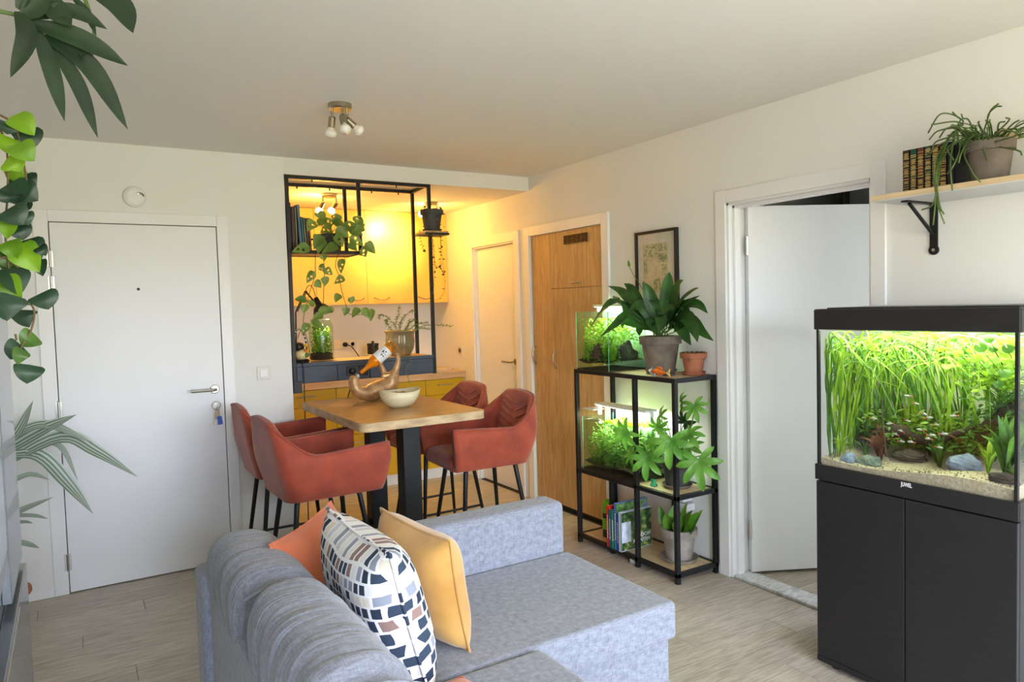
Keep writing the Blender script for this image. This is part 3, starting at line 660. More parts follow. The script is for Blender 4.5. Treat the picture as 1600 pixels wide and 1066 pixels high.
def mosaic():
    m = bpy.data.materials.new('mosaic_print'); m.use_nodes = True; MAT['mosaic_print'] = m
    n = m.node_tree.nodes; L = m.node_tree.links; b = n['Principled BSDF']; b.inputs['Roughness'].default_value = .9
    t = n.new('ShaderNodeTexCoord'); sp_ = n.new('ShaderNodeSeparateXYZ'); cb_ = n.new('ShaderNodeCombineXYZ'); L.new(t.outputs['Object'], sp_.inputs[0])
    nz = n.new('ShaderNodeTexNoise'); nz.inputs['Scale'].default_value = 5; nz.inputs['Detail'].default_value = 1; L.new(t.outputs['Object'], nz.inputs[0])
    L.new(sp_.outputs['X'], cb_.inputs[0]); L.new(sp_.outputs['Z'], cb_.inputs[1])
    vm = n.new('ShaderNodeVectorMath'); vm.operation = 'MULTIPLY_ADD'; vm.inputs[1].default_value = (.06, .06, 0); L.new(nz.outputs['Color'], vm.inputs[0]); L.new(cb_.outputs[0], vm.inputs[2])
    br = n.new('ShaderNodeTexBrick'); br.inputs['Color1'].default_value = (0, 0, 0, 1); br.inputs['Color2'].default_value = (1, 1, 1, 1); br.inputs['Mortar'].default_value = (.5, .5, .5, 1)
    br.inputs['Scale'].default_value = 1; br.inputs['Brick Width'].default_value = .027; br.inputs['Row Height'].default_value = .036; br.inputs['Mortar Size'].default_value = .0036; br.inputs['Mortar Smooth'].default_value = 0; br.offset = .35
    L.new(vm.outputs[0], br.inputs['Vector'])
    r = n.new('ShaderNodeValToRGB'); r.color_ramp.interpolation = 'CONSTANT'
    cols = [(0, rgb(36, 52, 74)), (.22, rgb(232, 230, 228)), (.34, rgb(150, 156, 172)), (.48, rgb(50, 66, 88)), (.6, rgb(150, 122, 116)), (.74, rgb(206, 206, 210)), (.84, rgb(42, 58, 80)), (.94, rgb(226, 218, 200))]
    e = r.color_ramp.elements; e[0].position, e[0].color = cols[0]; e[1].position, e[1].color = cols[-1]
    for p_, c_ in cols[1:-1]: q = e.new(p_); q.color = c_
    L.new(br.outputs['Color'], r.inputs[0])
    mx = n.new('ShaderNodeMix'); mx.data_type = 'RGBA'; L.new(br.outputs['Fac'], mx.inputs[0]); L.new(r.outputs[0], mx.inputs[6]); mx.inputs[7].default_value = rgb(240, 239, 240); L.new(mx.outputs[2], b.inputs['Base Color'])
mosaic()
place_pillow('throw_cushion', 'white throw cushion printed with navy, grey and mauve mosaic tiles', 'mosaic_print', (.715, 1.955, .664), math.radians(-88), math.radians(15), math.radians(3), .46, .2, 1)
place_pillow('throw_cushion', 'plain mustard yellow velvet throw cushion leaning in the sofa corner', 'mustard_cloth', (.925, 2.09, .638), math.radians(-80), math.radians(12), math.radians(4), .38, .17, 2)
place_pillow('throw_cushion', 'orange linen throw cushion half hidden behind the mosaic cushion', 'orange_cloth', (.69, 2.335, .635), math.radians(40), math.radians(-25), math.radians(-6), .37, .11, 3)
place_pillow('throw_cushion', 'orange throw cushion lying on the near sofa seat with only its corner showing', 'orange_cloth', (.765, 1.568, .480), math.radians(-31.5), math.radians(88), math.radians(45), .30, .07, 4)
# ================================================================== ON THE TABLE
mat('gold_resin', rgb(196, 158, 112), .4, metal=.25, col2=rgb(164, 122, 78), scale=30, bump=.2)
hp = thing('bottle_holder', 'gold glazed animal figure bottle holder lying on its back on the table', 'bottle holder', (1.56, 4.17, TZ), rz=.06)
def skin(name, mt, par, joints, edges, rad, sub=2):
    me = bpy.data.meshes.new(name); me.from_pydata(joints, edges, []); o = bpy.data.objects.new(name, me); C.objects.link(o); o.parent = par
    md = o.modifiers.new('k', 'SKIN'); md.use_smooth_shade = True
    for i, v in enumerate(me.skin_vertices[0].data):
        r = rad[i]; v.radius = r if isinstance(r, tuple) else (r, r); v.use_root = (i == 0)
    s_ = o.modifiers.new('u', 'SUBSURF'); s_.levels = sub; s_.render_levels = sub; me.materials.append(MAT[mt]); return o
# body like a reclining figure: belly on the table, tail of a head curling up on the left with open mouth, two arms holding the bottle on the right
J = [(.03, 0, .065), (.10, 0, .085), (.135, 0, .135), (-.04, 0, .05), (-.09, 0, .055), (-.125, 0, .095), (-.13, 0, .135), (-.115, 0, .165),
     (.13, -.035, .17), (.155, -.04, .24), (.145, -.03, .285), (.10, .05, .15), (.075, .055, .22), (.085, .04, .27)]
E_ = [(0, 1), (1, 2), (0, 3), (3, 4), (4, 5), (5, 6), (6, 7), (2, 8), (8, 9), (9, 10), (2, 11), (11, 12), (12, 13)]
skin('body', 'gold_resin', hp, J, E_, [(.066, .064), (.075, .07), .055, (.052, .05), .046, .038, .033, .038, .024, .016, .018, .022, .014, .016])
bt = thing('bottle', 'amber glass bottle with a white label tilted in the gold figure holder', 'bottle', (1.455, 4.165, 1.10))
bd = (Vector((1.70, 4.135, 1.292))-Vector((1.455, 4.165, 1.10))).normalized(); bm_ = bd.to_track_quat('Z', 'Y').to_matrix()
prof = [(.013, 0), (.0145, .004), (.0145, .02), (.012, .024), (.013, .07), (.02, .10), (.034, .125), (.037, .14), (.037, .285), (.034, .297), (.0, .297)]
MB().lathe(prof, (0, 0, 0), 28, bm_).build('glass_body', 'glass_amber', bt, smooth=True)
mat('beer', rgb(226, 150, 36), .2, spec=.3)
MB().lathe([(.0, .03), (.0105, .031), (.0115, .072), (.018, .102), (.031, .128), (.034, .142), (.034, .25), (.0, .27)], (0, 0, 0), 24, bm_).build('drink', 'beer', bt, smooth=True)
lab = MB().lathe([(.0376, .155), (.0376, .245)], (0, 0, 0), 28, bm_); lab.f = lab.f[:28]; lab.build('label', mat('label_white', rgb(232, 232, 236), .5), bt, smooth=True)
uu = bm_ @ Vector((1, 0, 0)); vv = bm_ @ Vector((0, 1, 0)); cdir = (Vector((0, 0, 1.5))-Vector((1.56, 4.15, 1.18)))
cdir = (cdir-bd*cdir.dot(bd)).normalized(); sd_ = bd.cross(cdir)
def on_label(h, a): return bd*h+(cdir*math.cos(a)+sd_*math.sin(a))*.0382
for h0, h1, a0, a1 in ((.175, .18, -.5, .35), (.185, .2, -.15, .0), (.19, .196, .1, .5), (.205, .222, -.35, -.15), (.205, .212, -.05, .4), (.218, .228, .0, .2), (.232, .236, -.4, .4), (.165, .168, -.3, .3)):
    MB().add([on_label(h0, a0), on_label(h0, a1), on_label(h1, a1), on_label(h1, a0)], [(0, 1, 2, 3)]).build('label_print', 'black_plastic', bt)
MB().lathe([(.015, -.002), (.0155, .012), (.0, .0125)], (0, 0, 0), 20, bm_).build('neck_band', mat('label_navy', rgb(60, 66, 86), .4, col2=rgb(220, 220, 222), scale=60), bt)
bw = thing('wooden_bowl', 'pale oval carved wooden bowl of nuts on the bar table', 'bowl', (1.575, 3.80, TZ), rz=.12)
mat('bowl_wood', rgb(226, 216, 184), .6, col2=rgb(200, 184, 140), scale=6, stretch=(1, 1, 3), bump=.1)
bp = [(0, 0), (.05, .001), (.085, .02), (.113, .055), (.124, .092), (.117, .092), (.105, .06), (.078, .03), (.045, .016), (0, .015)]
o = MB().lathe(bp, (0, 0, 0), 40).build('bowl', 'bowl_wood', bw, smooth=True)
for v in o.data.vertices: v.co.y *= .78; v.co.z += .012*(v.co.x/.12)**2*(v.co.z/.09)
mat('nut', rgb(172, 122, 92), .7, col2=rgb(130, 88, 66), scale=30, bump=.4, rand=.15)
nut_me = None
for k in range(34):
    q = random.random()**.5*.088; a = random.random()*2*PI
    if nut_me is None: o = MB().lathe([(0, -.016), (.009, -.013), (.0135, -.004), (.0135, .004), (.009, .013), (0, .016)], (0, 0, 0), 10).build('nut', 'nut', bw, smooth=True); nut_me = o.data
    else: o = bpy.data.objects.new('nut', nut_me); C.objects.link(o); o.parent = bw
    o.location = (q*math.cos(a), q*math.sin(a)*.75, .046+.028*(1-(q/.09)**2)+random.uniform(-.004, .008)); o.rotation_euler = (random.random()*6, random.random()*6, 0)
# ================================================================== POTS (shared)
def pot(par, r0, r1, h, mt, z=0, rim=.03, rimout=.006, soil=True, n=36, c=(0, 0)):
    pr = [(0, z), (r0, z), (r0+(r1-r0)*(h-rim)/h, z+h-rim), (r1+rimout, z+h-rim), (r1+rimout+.002, z+h), (r1-.008, z+h), (r1-.014, z+h-.03), (0, z+h-.03)]
    o = MB().lathe(pr, (c[0], c[1], 0), n).build('pot', mt, par, smooth=False, bevel=.002)
    if soil: MB().lathe([(r1-.013, z+h-.03), (r1*.6, z+h-.018), (0, z+h-.016)], (c[0], c[1], 0), 24).build('soil', 'soil', par, smooth=True)
    return o
def saucer(par, r, mt, z=0, h=.02, c=(0, 0)):
    return MB().lathe([(0, z), (r*.82, z), (r, z+h), (r-.006, z+h), (r*.8, z+.006), (0, z+.006)], (c[0], c[1], 0), 36).build('saucer', mt, par, bevel=.001)
V = Vector
# ================================================================== THINGS ON THE RACK
bk_cols = [((30, 30, 34), .30, .012), ((70, 34, 26), .275, .022), ((190, 180, 130), .27, .008), ((92, 122, 148), .29, .018), ((70, 130, 140), .215, .012), ((160, 150, 120), .21, .012), ((110, 98, 82), .208, .014), ((176, 116, 84), .21, .012)]
x = RX0+tk+.004
zs = ZS+tk-.002
def book(name, label, loc, w_, d_, h_, col, cat='book', group=None, lean=0, rz=0, facing='x'):
    t = thing(name, label, cat, loc, rz, group)
    nm = 'cover_%d_%d_%d' % col
    if nm not in MAT: mat(nm, rgb(*col), .45)
    if 'paper' not in MAT: mat('paper', rgb(226, 220, 204), .8, col2=rgb(206, 198, 180), scale=200)
    # local: spine at y=0 facing -Y, thickness along X, depth along +Y
    M_ = Matrix.Rotation(lean, 3, 'Y')
    MB().obox(M_ @ V((w_/2, d_/2, h_/2)), (w_-.004, d_-.006, h_-.006), M_).build('pages', 'paper', t)
    mb = MB(); mb.obox(M_ @ V((.001, d_/2, h_/2)), (.002, d_, h_), M_); mb.obox(M_ @ V((w_-.001, d_/2, h_/2)), (.002, d_, h_), M_); mb.obox(M_ @ V((w_/2, .001, h_/2)), (w_, .002, h_), M_)
    mb.build('cover', nm, t)
    return t
bl = ['tall black spined book at the post end of the rack shelf', 'thick dark red book on the rack shelf', 'thin cream booklet between the dark red and the blue book on the rack', 'tall grey blue book leaning on the rack shelf', 'short teal book beside the grey blue one on the rack', 'short beige book in the row on the rack shelf', 'short brown book in the row on the rack shelf', 'short orange tan book at the open end of the rack book row']
for (col, h_, w_), lb in zip(bk_cols, bl):
    ln = 0 if w_ == .012 and h_ == .30 or h_ in (.275, .27) else -.045
    if h_ == .29: x += .0135
    book('book', lb, (x, RY0+.04, zs), w_, .2, h_, col, group='books on the black rack shelf', lean=ln)
    x += w_+.002
# monstera on the rack shelf
PX, PY = P(517, 380, 1, 4.66).x, 4.66
mo = thing('trailing_plant', 'trailing holed-leaf plant in a dark pot on the black rack shelf', 'plant', (PX, PY, zs))
pot(mo, .06, .082, .115, 'clay_dark', 0, .03)
def px_leaf(par, name, pts, ys, wid, mt, shape, fold=.25, seg=8, strips=4, holes=None, tilt=(0, 0, .35), twist=0):
    """leaf along pixel points at given depths (y planes)"""
    w_ = [P(p[0], p[1], 1, ys[i] if isinstance(ys, (list, tuple)) else ys) for i, p in enumerate(pts)]
    l = wloc(par); mid = w_[len(w_)//2]; nrm = (V((0, 0, CAMZ))-mid).normalized()+V(tilt)
    return MB().ribbon([q-l for q in w_], shape, nrm, fold, seg, wid, strips, holes, twist).build(name, mt, par, smooth=True)
rnd = random.Random(11)
top_leaves = [((494, 335), (505, 325)), ((490, 352), (474, 372)), ((497, 350), (512, 340)), ((507, 350), (523, 360)), ((520, 345), (540, 352)), ((530, 345), (518, 332)), ((525, 362), (545, 372)), ((540, 358), (556, 348)), ((548, 356), (566, 366)), ((548, 370), (566, 382)),
              ((500, 368), (488, 388)), ((478, 384), (458, 394)), ((505, 370), (498, 396)), ((520, 372), (536, 385)), ((512, 388), (500, 396)), ((552, 362), (572, 376)), ((556, 352), (562, 336)), ((570, 380), (586, 396)), ((560, 384), (572, 394)), ((545, 380), (556, 392)), ((564, 392), (556, 404)), ((535, 392), (512, 392)), ((482, 350), (500, 342)), ((515, 352), (500, 362))]
top_leaves = [((499, 342), (500, 329)), ((492, 346), (480, 362)), ((497, 352), (512, 341)), ((507, 350), (524, 346)), ((520, 345), (543, 358)), ((530, 348), (517, 338)), ((523, 360), (545, 371)), ((538, 358), (557, 350)), ((546, 356), (568, 368)), ((546, 370), (568, 384)),
              ((500, 366), (490, 390)), ((484, 386), (456, 394)), ((505, 372), (497, 397)), ((520, 372), (536, 386)), ((528, 384), (502, 397)), ((556, 350), (563, 337)), ((570, 380), (587, 397)), ((562, 392), (572, 402)), ((545, 380), (558, 392)), ((518, 356), (500, 364)), ((560, 362), (570, 350))]
hset = {(3, 1), (5, 2)}
for k, (a, b) in enumerate(top_leaves):
    fr_ = max(a[0], b[0]) > 543 or max(a[1], b[1]) > 383 or min(a[0], b[0]) < 492
    d0 = (4.505+rnd.uniform(-.02, .0)) if fr_ else (4.645+rnd.uniform(-.01, .02)); d1_ = d0-rnd.uniform(0, .012)
    px_leaf(mo, 'leaf', [a, ((a[0]+b[0])/2+rnd.uniform(-2, 2), (a[1]+b[1])/2-rnd.uniform(0, 3)), b], [d0, (d0+d1_)/2, d1_], .076, 'leaf_monstera', heart, .3, 8, 4, hset if k % 2 else None, (0, rnd.uniform(-.3, .3), rnd.uniform(0, .9)))
    o_ = P(517, 372, 1, 4.64)-wloc(mo); e_ = P(a[0], a[1], 1, d0)-wloc(mo)
    MB().tube(crom([o_, (o_+e_)/2+V((0, 0, .02)), e_], 6), .0018, 5).build('petiole', 'stem_green', mo, smooth=True)
vines = [[(493, 396), (492, 430), (486, 450), (478, 480), (474, 505), (482, 540), (484, 560)], [(505, 398), (507, 425), (506, 445), (505, 490)], [(528, 398), (524, 415), (530, 432), (534, 455), (540, 475), (545, 490), (560, 492), (576, 490)], [(478, 505), (468, 520), (465, 530)], [(537, 400), (539, 405), (535, 420)]]
for vn in vines: MB().tube(crom([P(a, b, 1, 4.525)-wloc(mo) for a, b in vn], 24), .0022, 6).build('vine', 'stem_brown', mo, smooth=True)
for a, b in [((491, 424), (479, 443)), ((491, 440), (502, 450)), ((507, 420), (520, 430)), ((508, 418), (498, 422)), ((506, 432), (507, 448)), ((536, 404), (533, 428)), ((537, 432), (522, 444)), ((532, 460), (524, 473)), ((546, 465), (548, 475)), ((480, 470), (460, 468)), ((476, 475), (474, 490)), ((484, 478), (492, 472)), ((541, 480), (538, 494)), ((562, 482), (550, 497)), ((566, 482), (578, 498)), ((580, 482), (579, 503)), ((512, 488), (522, 482)), ((505, 492), (488, 500)), ((486, 502), (508, 516)), ((482, 505), (472, 524)), ((497, 485), (520, 487)), ((505, 398), (507, 408))]:
    d0 = 4.515+rnd.uniform(-.015, .0)
    px_leaf(mo, 'leaf', [a, ((a[0]+b[0])/2+rnd.uniform(-1.5, 1.5), (a[1]+b[1])/2-1), b], d0, .056, 'leaf_monstera', heart, .3, 8, 4, hset if rnd.random() < .4 else None, (rnd.uniform(-.5, .5), 0, rnd.uniform(-.2, .6)))
# hanging pot with string vine on its little board
hb = thing('pot_board', 'small wooden bracket board fixed to the black rack post', 'shelf', (2.13, RY0-.04, 2.005))
bx('board', 'oak', hb, 2.045, RY0-.16, 2.0, 2.215, RY0+.001, 2.014, .002); bx('frame', 'black_metal', hb, 2.04, RY0-.165, 1.988, 2.22, RY0+.002, 2.001, .001)
hpnt = thing('string_plant', 'dark pot of trailing string vine on the bracket board of the black rack', 'plant', (2.128, RY0-.088, 2.0135))
saucer(hpnt, .068, 'clay_dark', 0, .016); pot(hpnt, .052, .072, .14, 'clay_dark', .006, .03)
leaf_me = None
def string_leaf(loc, sz, par=hpnt):
    global leaf_me
    if leaf_me is None:
        o = MB().ribbon([(0, 0, 0), (.5, 0, .05), (1, 0, 0)], heart, (0, 0, 1), .2, 6, .9).build('leaf', 'leaf_string', par, smooth=True); leaf_me = o.data
    else: o = bpy.data.objects.new('leaf', leaf_me); C.objects.link(o); o.parent = par
    o.location = loc; o.scale = (sz,)*3; o.rotation_euler = (rnd.uniform(-.6, .9), rnd.uniform(-.5, 1), rnd.uniform(0, 6.3)); return o
for k in range(26):
    a = rnd.uniform(0, 6.28); r_ = rnd.uniform(.03, .08); string_leaf((r_*math.cos(a), r_*math.sin(a), .145-max(0, r_-.068)*3+rnd.uniform(-.01, .02)), .018)
for k in range(16):
    a = rnd.uniform(3.3, 6.2); string_leaf((.075*math.cos(a), .075*math.sin(a), rnd.uniform(.02, .13)), .015)
strings = [[(684, 330), (686, 345), (688, 365), (690, 392), (693, 418), (695, 440), (694, 455), (688, 466), (681, 470)], [(676, 370), (678, 392), (680, 415), (688, 420), (694, 430)], [(656, 358), (660, 385), (666, 394)], [(678, 360), (676, 380), (679, 420), (677, 460)], [(688, 366), (689, 400), (688, 420)]]
for s_ in strings:
    pp = crom([P(a, b, 1, RY0-.175)-wloc(hpnt) for a, b in s_], 34); MB().tube(pp, .0012, 5).build('string', 'stem_brown', hpnt, smooth=True)
    for q in pp[2::3]: string_leaf(q, .019)
# terrarium jar
jx = P(503, 560, 1, 4.69).x
jr = thing('terrarium_jar', 'tall glass jar terrarium with bright green plants on the slate box', 'terrarium', (jx, 4.69, 1.17))
MB().lathe([(0, .002), (.077, .002), (.08, .012), (.08, .225), (.072, .25), (.066, .262), (.067, .275), (.063, .275), (.062, .262), (.068, .248), (.076, .224), (.076, .014), (0, .008)], (0, 0, 0), 40).build('glass', 'glass_jar', jr, smooth=True)
MB().lathe([(0, .01), (.074, .01), (.074, .05), (.05, .058), (0, .06)], (0, 0, 0), 28).build('soil', 'soil', jr, smooth=True)
mb = MB()
for k in range(620):
    a = rnd.uniform(0, 6.28); r_ = .064*rnd.random()**.5; c = V((r_*math.cos(a), r_*math.sin(a), .055+.165*rnd.random()**1.3)); d = V((rnd.uniform(-1, 1), rnd.uniform(-1, 1), rnd.uniform(-.2, 1))).normalized()*rnd.uniform(.012, .028)
    e = c+d; q = math.hypot(e.x, e.y)
    if q > .070: e.x *= .07/q; e.y *= .07/q
    mb.ribbon([c, (c+e)/2+V((0, 0, .003)), e], lance, (rnd.uniform(-1, 1), -1, .6), .2, 4, .009)
tag(mb.build('foliage', 'aq_lime', jr, smooth=True), kind='stuff')
for k in range(8):
    a = k*.8; MB().ribbon([(.02*math.cos(a), .02*math.sin(a), .05), (.035*math.cos(a), .035*math.sin(a), .16), (.055*math.cos(a), .055*math.sin(a), .2)], lance, (math.cos(a), math.sin(a), .5), .2, 7, .03).build('leaf', 'aq_green', jr, smooth=True)
# desk lamp over the jar
dl = thing('desk_lamp', 'black jointed desk lamp with a round shade shining into the terrarium jar', 'lamp', (RX0+.08, 4.765, 1.169))
MB().lathe([(0, 0), (.05, 0), (.05, .012), (.03, .02), (0, .02)], (0, 0, 0), 24).build('base', 'black_metal', dl)
a0 = P(462, 488, 1, 4.80)-wloc(dl); a1 = P(477, 455, 1, 4.78)-wloc(dl); a2 = P(497, 478, 1, 4.73)-wloc(dl); a3 = P(503, 486, 1, 4.70)-wloc(dl)
MB().tube([(0, 0, .015), a0], .005, 8).build('arm', 'black_metal', dl); MB().tube([a0, a1], .005, 8).build('arm', 'black_metal', dl); MB().tube([a0+V((.012, 0, .004)), a1+V((.012, 0, .002))], .003, 8).build('arm', 'black_metal', dl)
MB().tube([a1, a2], .006, 8).build('neck', 'black_metal', dl)
MB().tube(crom([a1, a1+V((.02, -.01, .035)), a1+V((.045, -.02, .02)), a2], 12), .0025, 6).build('cable', 'black_plastic', dl, smooth=True)
dd = V((.35, -.1, -.9)).normalized(); dm = dd.to_track_quat('Z', 'Y').to_matrix(); c0 = a2+V((.005, 0, .01))
shd = MB().lathe([(.014, -.05), (.018, -.02), (.022, 0), (.045, .018), (.06, .05), (.062, .075), (.058, .075), (.055, .05), (.03, .012), (0, .01)], c0, 28, dm).build('shade', 'black_metal', dl, smooth=True)
MB().lathe([(.0, .02), (.02, .03), (.028, .048), (.02, .062), (0, .068)], c0, 18, dm).build('bulb', 'bulb_warm', shd, smooth=True)
l = bpy.data.lights.new('desk_bulb', 'SPOT'); l.energy = 2.5; l.color = (1, .9, .6); l.shadow_soft_size = .02; l.spot_size = math.radians(110); lo_ = bpy.data.objects.new('desk_bulb', l); C.objects.link(lo_); lo_.parent = dl; lo_.location = c0+dd*.085; lo_.rotation_euler = (-dd).to_track_quat('Z', 'Y').to_euler()
# little bird figurine with coiled handle
fx = P(470, 555, 1, 4.63).x
fg = thing('bird_figurine', 'black and yellow bird figurine with a looped striped handle on a dark dish', 'figurine', (fx, 4.63, 1.17))
MB().lathe([(0, 0), (.05, 0), (.053, .012), (.045, .022), (0, .024)], (0, 0, 0), 28).build('dish', 'black_plastic', fg)
mat('fig_cream', rgb(232, 214, 150), .4); mat('fig_yellow', rgb(240, 190, 30), .4); mat('fig_green', rgb(90, 128, 70), .4); mat('fig_orange', rgb(226, 120, 40), .4)
MB().lathe([(0, .02), (.026, .024), (.038, .045), (.036, .068), (.022, .084), (0, .088)], (.006, 0, 0), 22).build('body', 'fig_cream', fg, smooth=True)
MB().lathe([(0, .07), (.024, .078), (.034, .10), (.026, .125), (0, .134)], (-.008, .006, 0), 22).build('head', 'black_plastic', fg, smooth=True)
MB().ribbon([(.012, -.024, .11), (.03, -.045, .105), (.042, -.055, .085)], lance, (0, 0, 1), .5, 8, .028).build('beak', 'fig_yellow', fg, smooth=True, solid=.008)
for q, c_, r_ in (((.03, -.03, .05), 'fig_green', .016), ((.04, -.018, .075), 'fig_yellow', .013), ((.02, -.04, .08), 'fig_orange', .011)):
    MB().lathe([(0, -r_), (r_*.7, -r_*.7), (r_, 0), (r_*.7, r_*.7), (0, r_)], q, 14).build('spot', c_, fg, smooth=True)
hp_ = [V((.045*math.cos(PI*k/14)-.002, .01, .08+.135*math.sin(PI*k/14))) for k in range(15)]
hd = MB().tube(hp_, .005, 8).build('handle', 'black_plastic', fg, smooth=True)
for k in range(1, 14):
    MB().tube([hp_[k]*.99+hp_[k-1]*.01, hp_[k].lerp(hp_[k+1], .4)], .0062, 8).build('stripe', 'label_white', hd)
# asparagus fern in ribbed glass pot
ax_ = P(625, 555, 1, 4.70).x
af = thing('asparagus_fern', 'feathery asparagus fern in a ribbed glass pot on the slate box', 'plant', (ax_, 4.69, 1.17))
mat('ribbed_glass', rgb(150, 134, 102), .08, spec=.9); MAT['ribbed_glass'].node_tree.nodes['Principled BSDF'].inputs['Transmission Weight'].default_value = .35
MB().lathe([(0, 0), (.06, 0), (.072, .01), (.092, .05), (.10, .10), (.096, .14), (.10, .165), (.112, .172), (.108, .176), (.094, .166), (.088, .14), (0, .13)], (0, 0, 0), 96, None, 24, .022).build('pot', 'ribbed_glass', af, smooth=True)
MB().lathe([(.088, .135), (0, .145)], (0, 0, 0), 24).build('soil', 'soil', af)
fr = [((622, 520), (610, 500), (596, 492), (592, 497)), ((626, 518), (628, 500), (640, 488), (646, 486)), ((630, 520), (640, 505), (648, 500)), ((620, 520), (618, 505), (622, 494), (624, 480)), ((636, 520), (660, 510), (685, 508), (706, 510)), ((634, 522), (655, 514), (672, 514)), ((616, 522), (606, 508), (603, 500)), ((628, 522), (636, 512), (640, 500)), ((636, 525), (642, 560), (634, 578), (640, 598)), ((632, 520), (650, 508), (668, 504)), ((626, 524), (624, 508), (632, 494))]
for k, f_ in enumerate(fr):
    ys_ = [4.69, 4.69, 4.69, 4.69] if k != 8 else [4.6, 4.53, 4.52, 4.51]
    pp = crom([P(a, b, 1, ys_[i])-wloc(af) for i, (a, b) in enumerate(f_)], 16); fo = MB().tube(pp, .0012, 5).build('frond', 'stem_green', af, smooth=True)
    mb = MB()
    for i in range(2, len(pp)):
        for s_ in range(5 if k != 8 else 2):
            d = V((rnd.uniform(-1, 1), rnd.uniform(-1, 1), rnd.uniform(-.5, 1))).normalized()*rnd.uniform(.012, .026)
            mb.ribbon([pp[i], pp[i]+d*.5, pp[i]+d+V((0, 0, -.003))], lance, (0, -1, .5), .1, 3, .0035)
    tag(mb.build('needles', 'leaf_fern', fo, smooth=True), kind='stuff')
# ================================================================== BLACK SHELF UNIT
UX0, UX1, UY0, UY1 = 2.662, 2.972, 2.735, 3.612
un = thing('shelf_unit', 'black steel shelf unit with pale wood shelves between the wardrobe and the open door', 'shelf unit', (2.82, 3.17, 0))
t_ = .024
def ub(n, x0, y0, z0, x1, y1, z1): return bx(n, 'black_metal', un, x0, y0, z0, x1, y1, z1, .0015)
ZTOP, ZMID, ZBOT = 1.093, .472, .058
for x in (UX0, UX1-t_):
    for y_ in (UY0, UY1-t_): ub('post', x, y_, 0, x+t_, y_+t_, ZTOP-t_)
ub('post', UX0, 3.047, 0, UX0+t_, 3.047+t_, ZTOP-t_)
ub('post', UX0+.03, 3.305, 0, UX0+.03+t_, 3.305+t_, ZMID-t_)
ub('post', UX1-t_, 3.047, 0, UX1, 3.047+t_, ZMID-t_)
for z in (ZTOP, ZMID, ZBOT):
    ub('rail', UX0, UY0, z-t_, UX0+t_, UY1, z); ub('rail', UX1-t_, UY0, z-t_, UX1, UY1, z)
    ub('rail', UX0+t_, UY0, z-t_, UX1-t_, UY0+t_, z); ub('rail', UX0+t_, UY1-t_, z-t_, UX1-t_, UY1, z)
    bx('shelf_board', 'oak_light', un, UX0+t_, UY0+t_, z-.018, UX1-t_, UY1-t_, z-.002, .001)
# ---- tanks on the unit
mat('tank_soil', rgb(46, 36, 26), .9, col2=rgb(70, 56, 38), scale=40, bump=.4)
mat('rock_brown', rgb(84, 56, 46), .8, col2=rgb(120, 74, 60), scale=12, bump=.8)
mat('rock_dark', rgb(46, 40, 34), .8, col2=rgb(72, 64, 52), scale=10, bump=.8)
mat('rock_blue', rgb(122, 138, 160), .8, col2=rgb(84, 98, 118), scale=14, bump=.8)
mat('rock_green', rgb(112, 128, 112), .8, col2=rgb(78, 92, 80), scale=12, bump=.8)
mat('lamp_white', rgb(220, 222, 222), .4)
mat('led', rgb(255, 255, 255), .3, emit=(1, 1, .86, 1), estr=2.2)
def rock(name, label, mt, loc, r, seed, cat='rock', sq=(1, 1, 1), parent=None):
    rr = random.Random(seed); ph = [rr.uniform(0, 6) for _ in range(8)]
    def fn(u, v):
        a, b = 2*PI*v, PI*u; x, y_, z = math.sin(b)*math.cos(a), math.sin(b)*math.sin(a), math.cos(b)
        k = 1+.16*math.sin(3*x+ph[0]+2*y_)+.14*math.sin(4*z+ph[1]-3*x)+.09*math.sin(7*y_+ph[2]+5*z)+.05*math.sin(13*x+ph[3])*math.sin(11*z+ph[4])
        return (x*r*k*sq[0], y_*r*k*sq[1], max(-.35*r, z*r*k*sq[2]))
    mb = MB().grid(fn, 14, 20, cv=True)
    if parent is None:
        o = mb.build(name, mt); o.location = loc; tag(o, label, cat)
    else: o = mb.build(name, mt, parent); o.location = loc
    return o
def tank(name, label, x0, x1, y0, y1, z0, z1, soil_h, water=.9, g='glass_green', th_=.006):
    t = thing(name, label, 'aquarium', ((x0+x1)/2, (y0+y1)/2, z0))
    bx('pane', g, t, x0, y0, z0, x0+th_, y1, z1, 0); bx('pane', g, t, x1-th_, y0, z0, x1, y1, z1, 0)
    bx('pane', g, t, x0+th_, y0, z0, x1-th_, y0+th_, z1, 0); bx('pane', g, t, x0+th_, y1-th_, z0, x1-th_, y1, z1, 0)
    bx('bottom', 'tank_soil', t, x0+.001, y0+.001, z0, x1-.001, y1-.001, z0+.006, 0)
    e = mat('glass_edge', rgb(120, 190, 180), .2) if 'glass_edge' not in MAT else MAT['glass_edge']
    for xa, ya in ((x0, y0), (x0, y1), (x1, y0), (x1, y1)):
        MB().obox((xa+(.002 if xa == x0 else -.002), ya+(.002 if ya == y0 else -.002), (z0+z1)/2), (.003, .003, z1-z0)).build('corner_seal', 'glass_edge', t, world=True)
    MB().grid(lambda u, v: (x0+th_+.001+(x1-x0-2*th_-.002)*u, y0+th_+.001+(y1-y0-2*th_-.002)*v, z0+soil_h+.012*math.sin(u*5+v*7)+.02*u), 12, 12).build('substrate', 'tank_soil', t, smooth=True, world=True)
    if water:
        MB().grid(lambda u, v: (x0+th_+(x1-x0-2*th_)*u, y0+th_+(y1-y0-2*th_)*v, z0+(z1-z0)*water), 2, 2).build('water_surface', 'water', t, world=True)
    return t
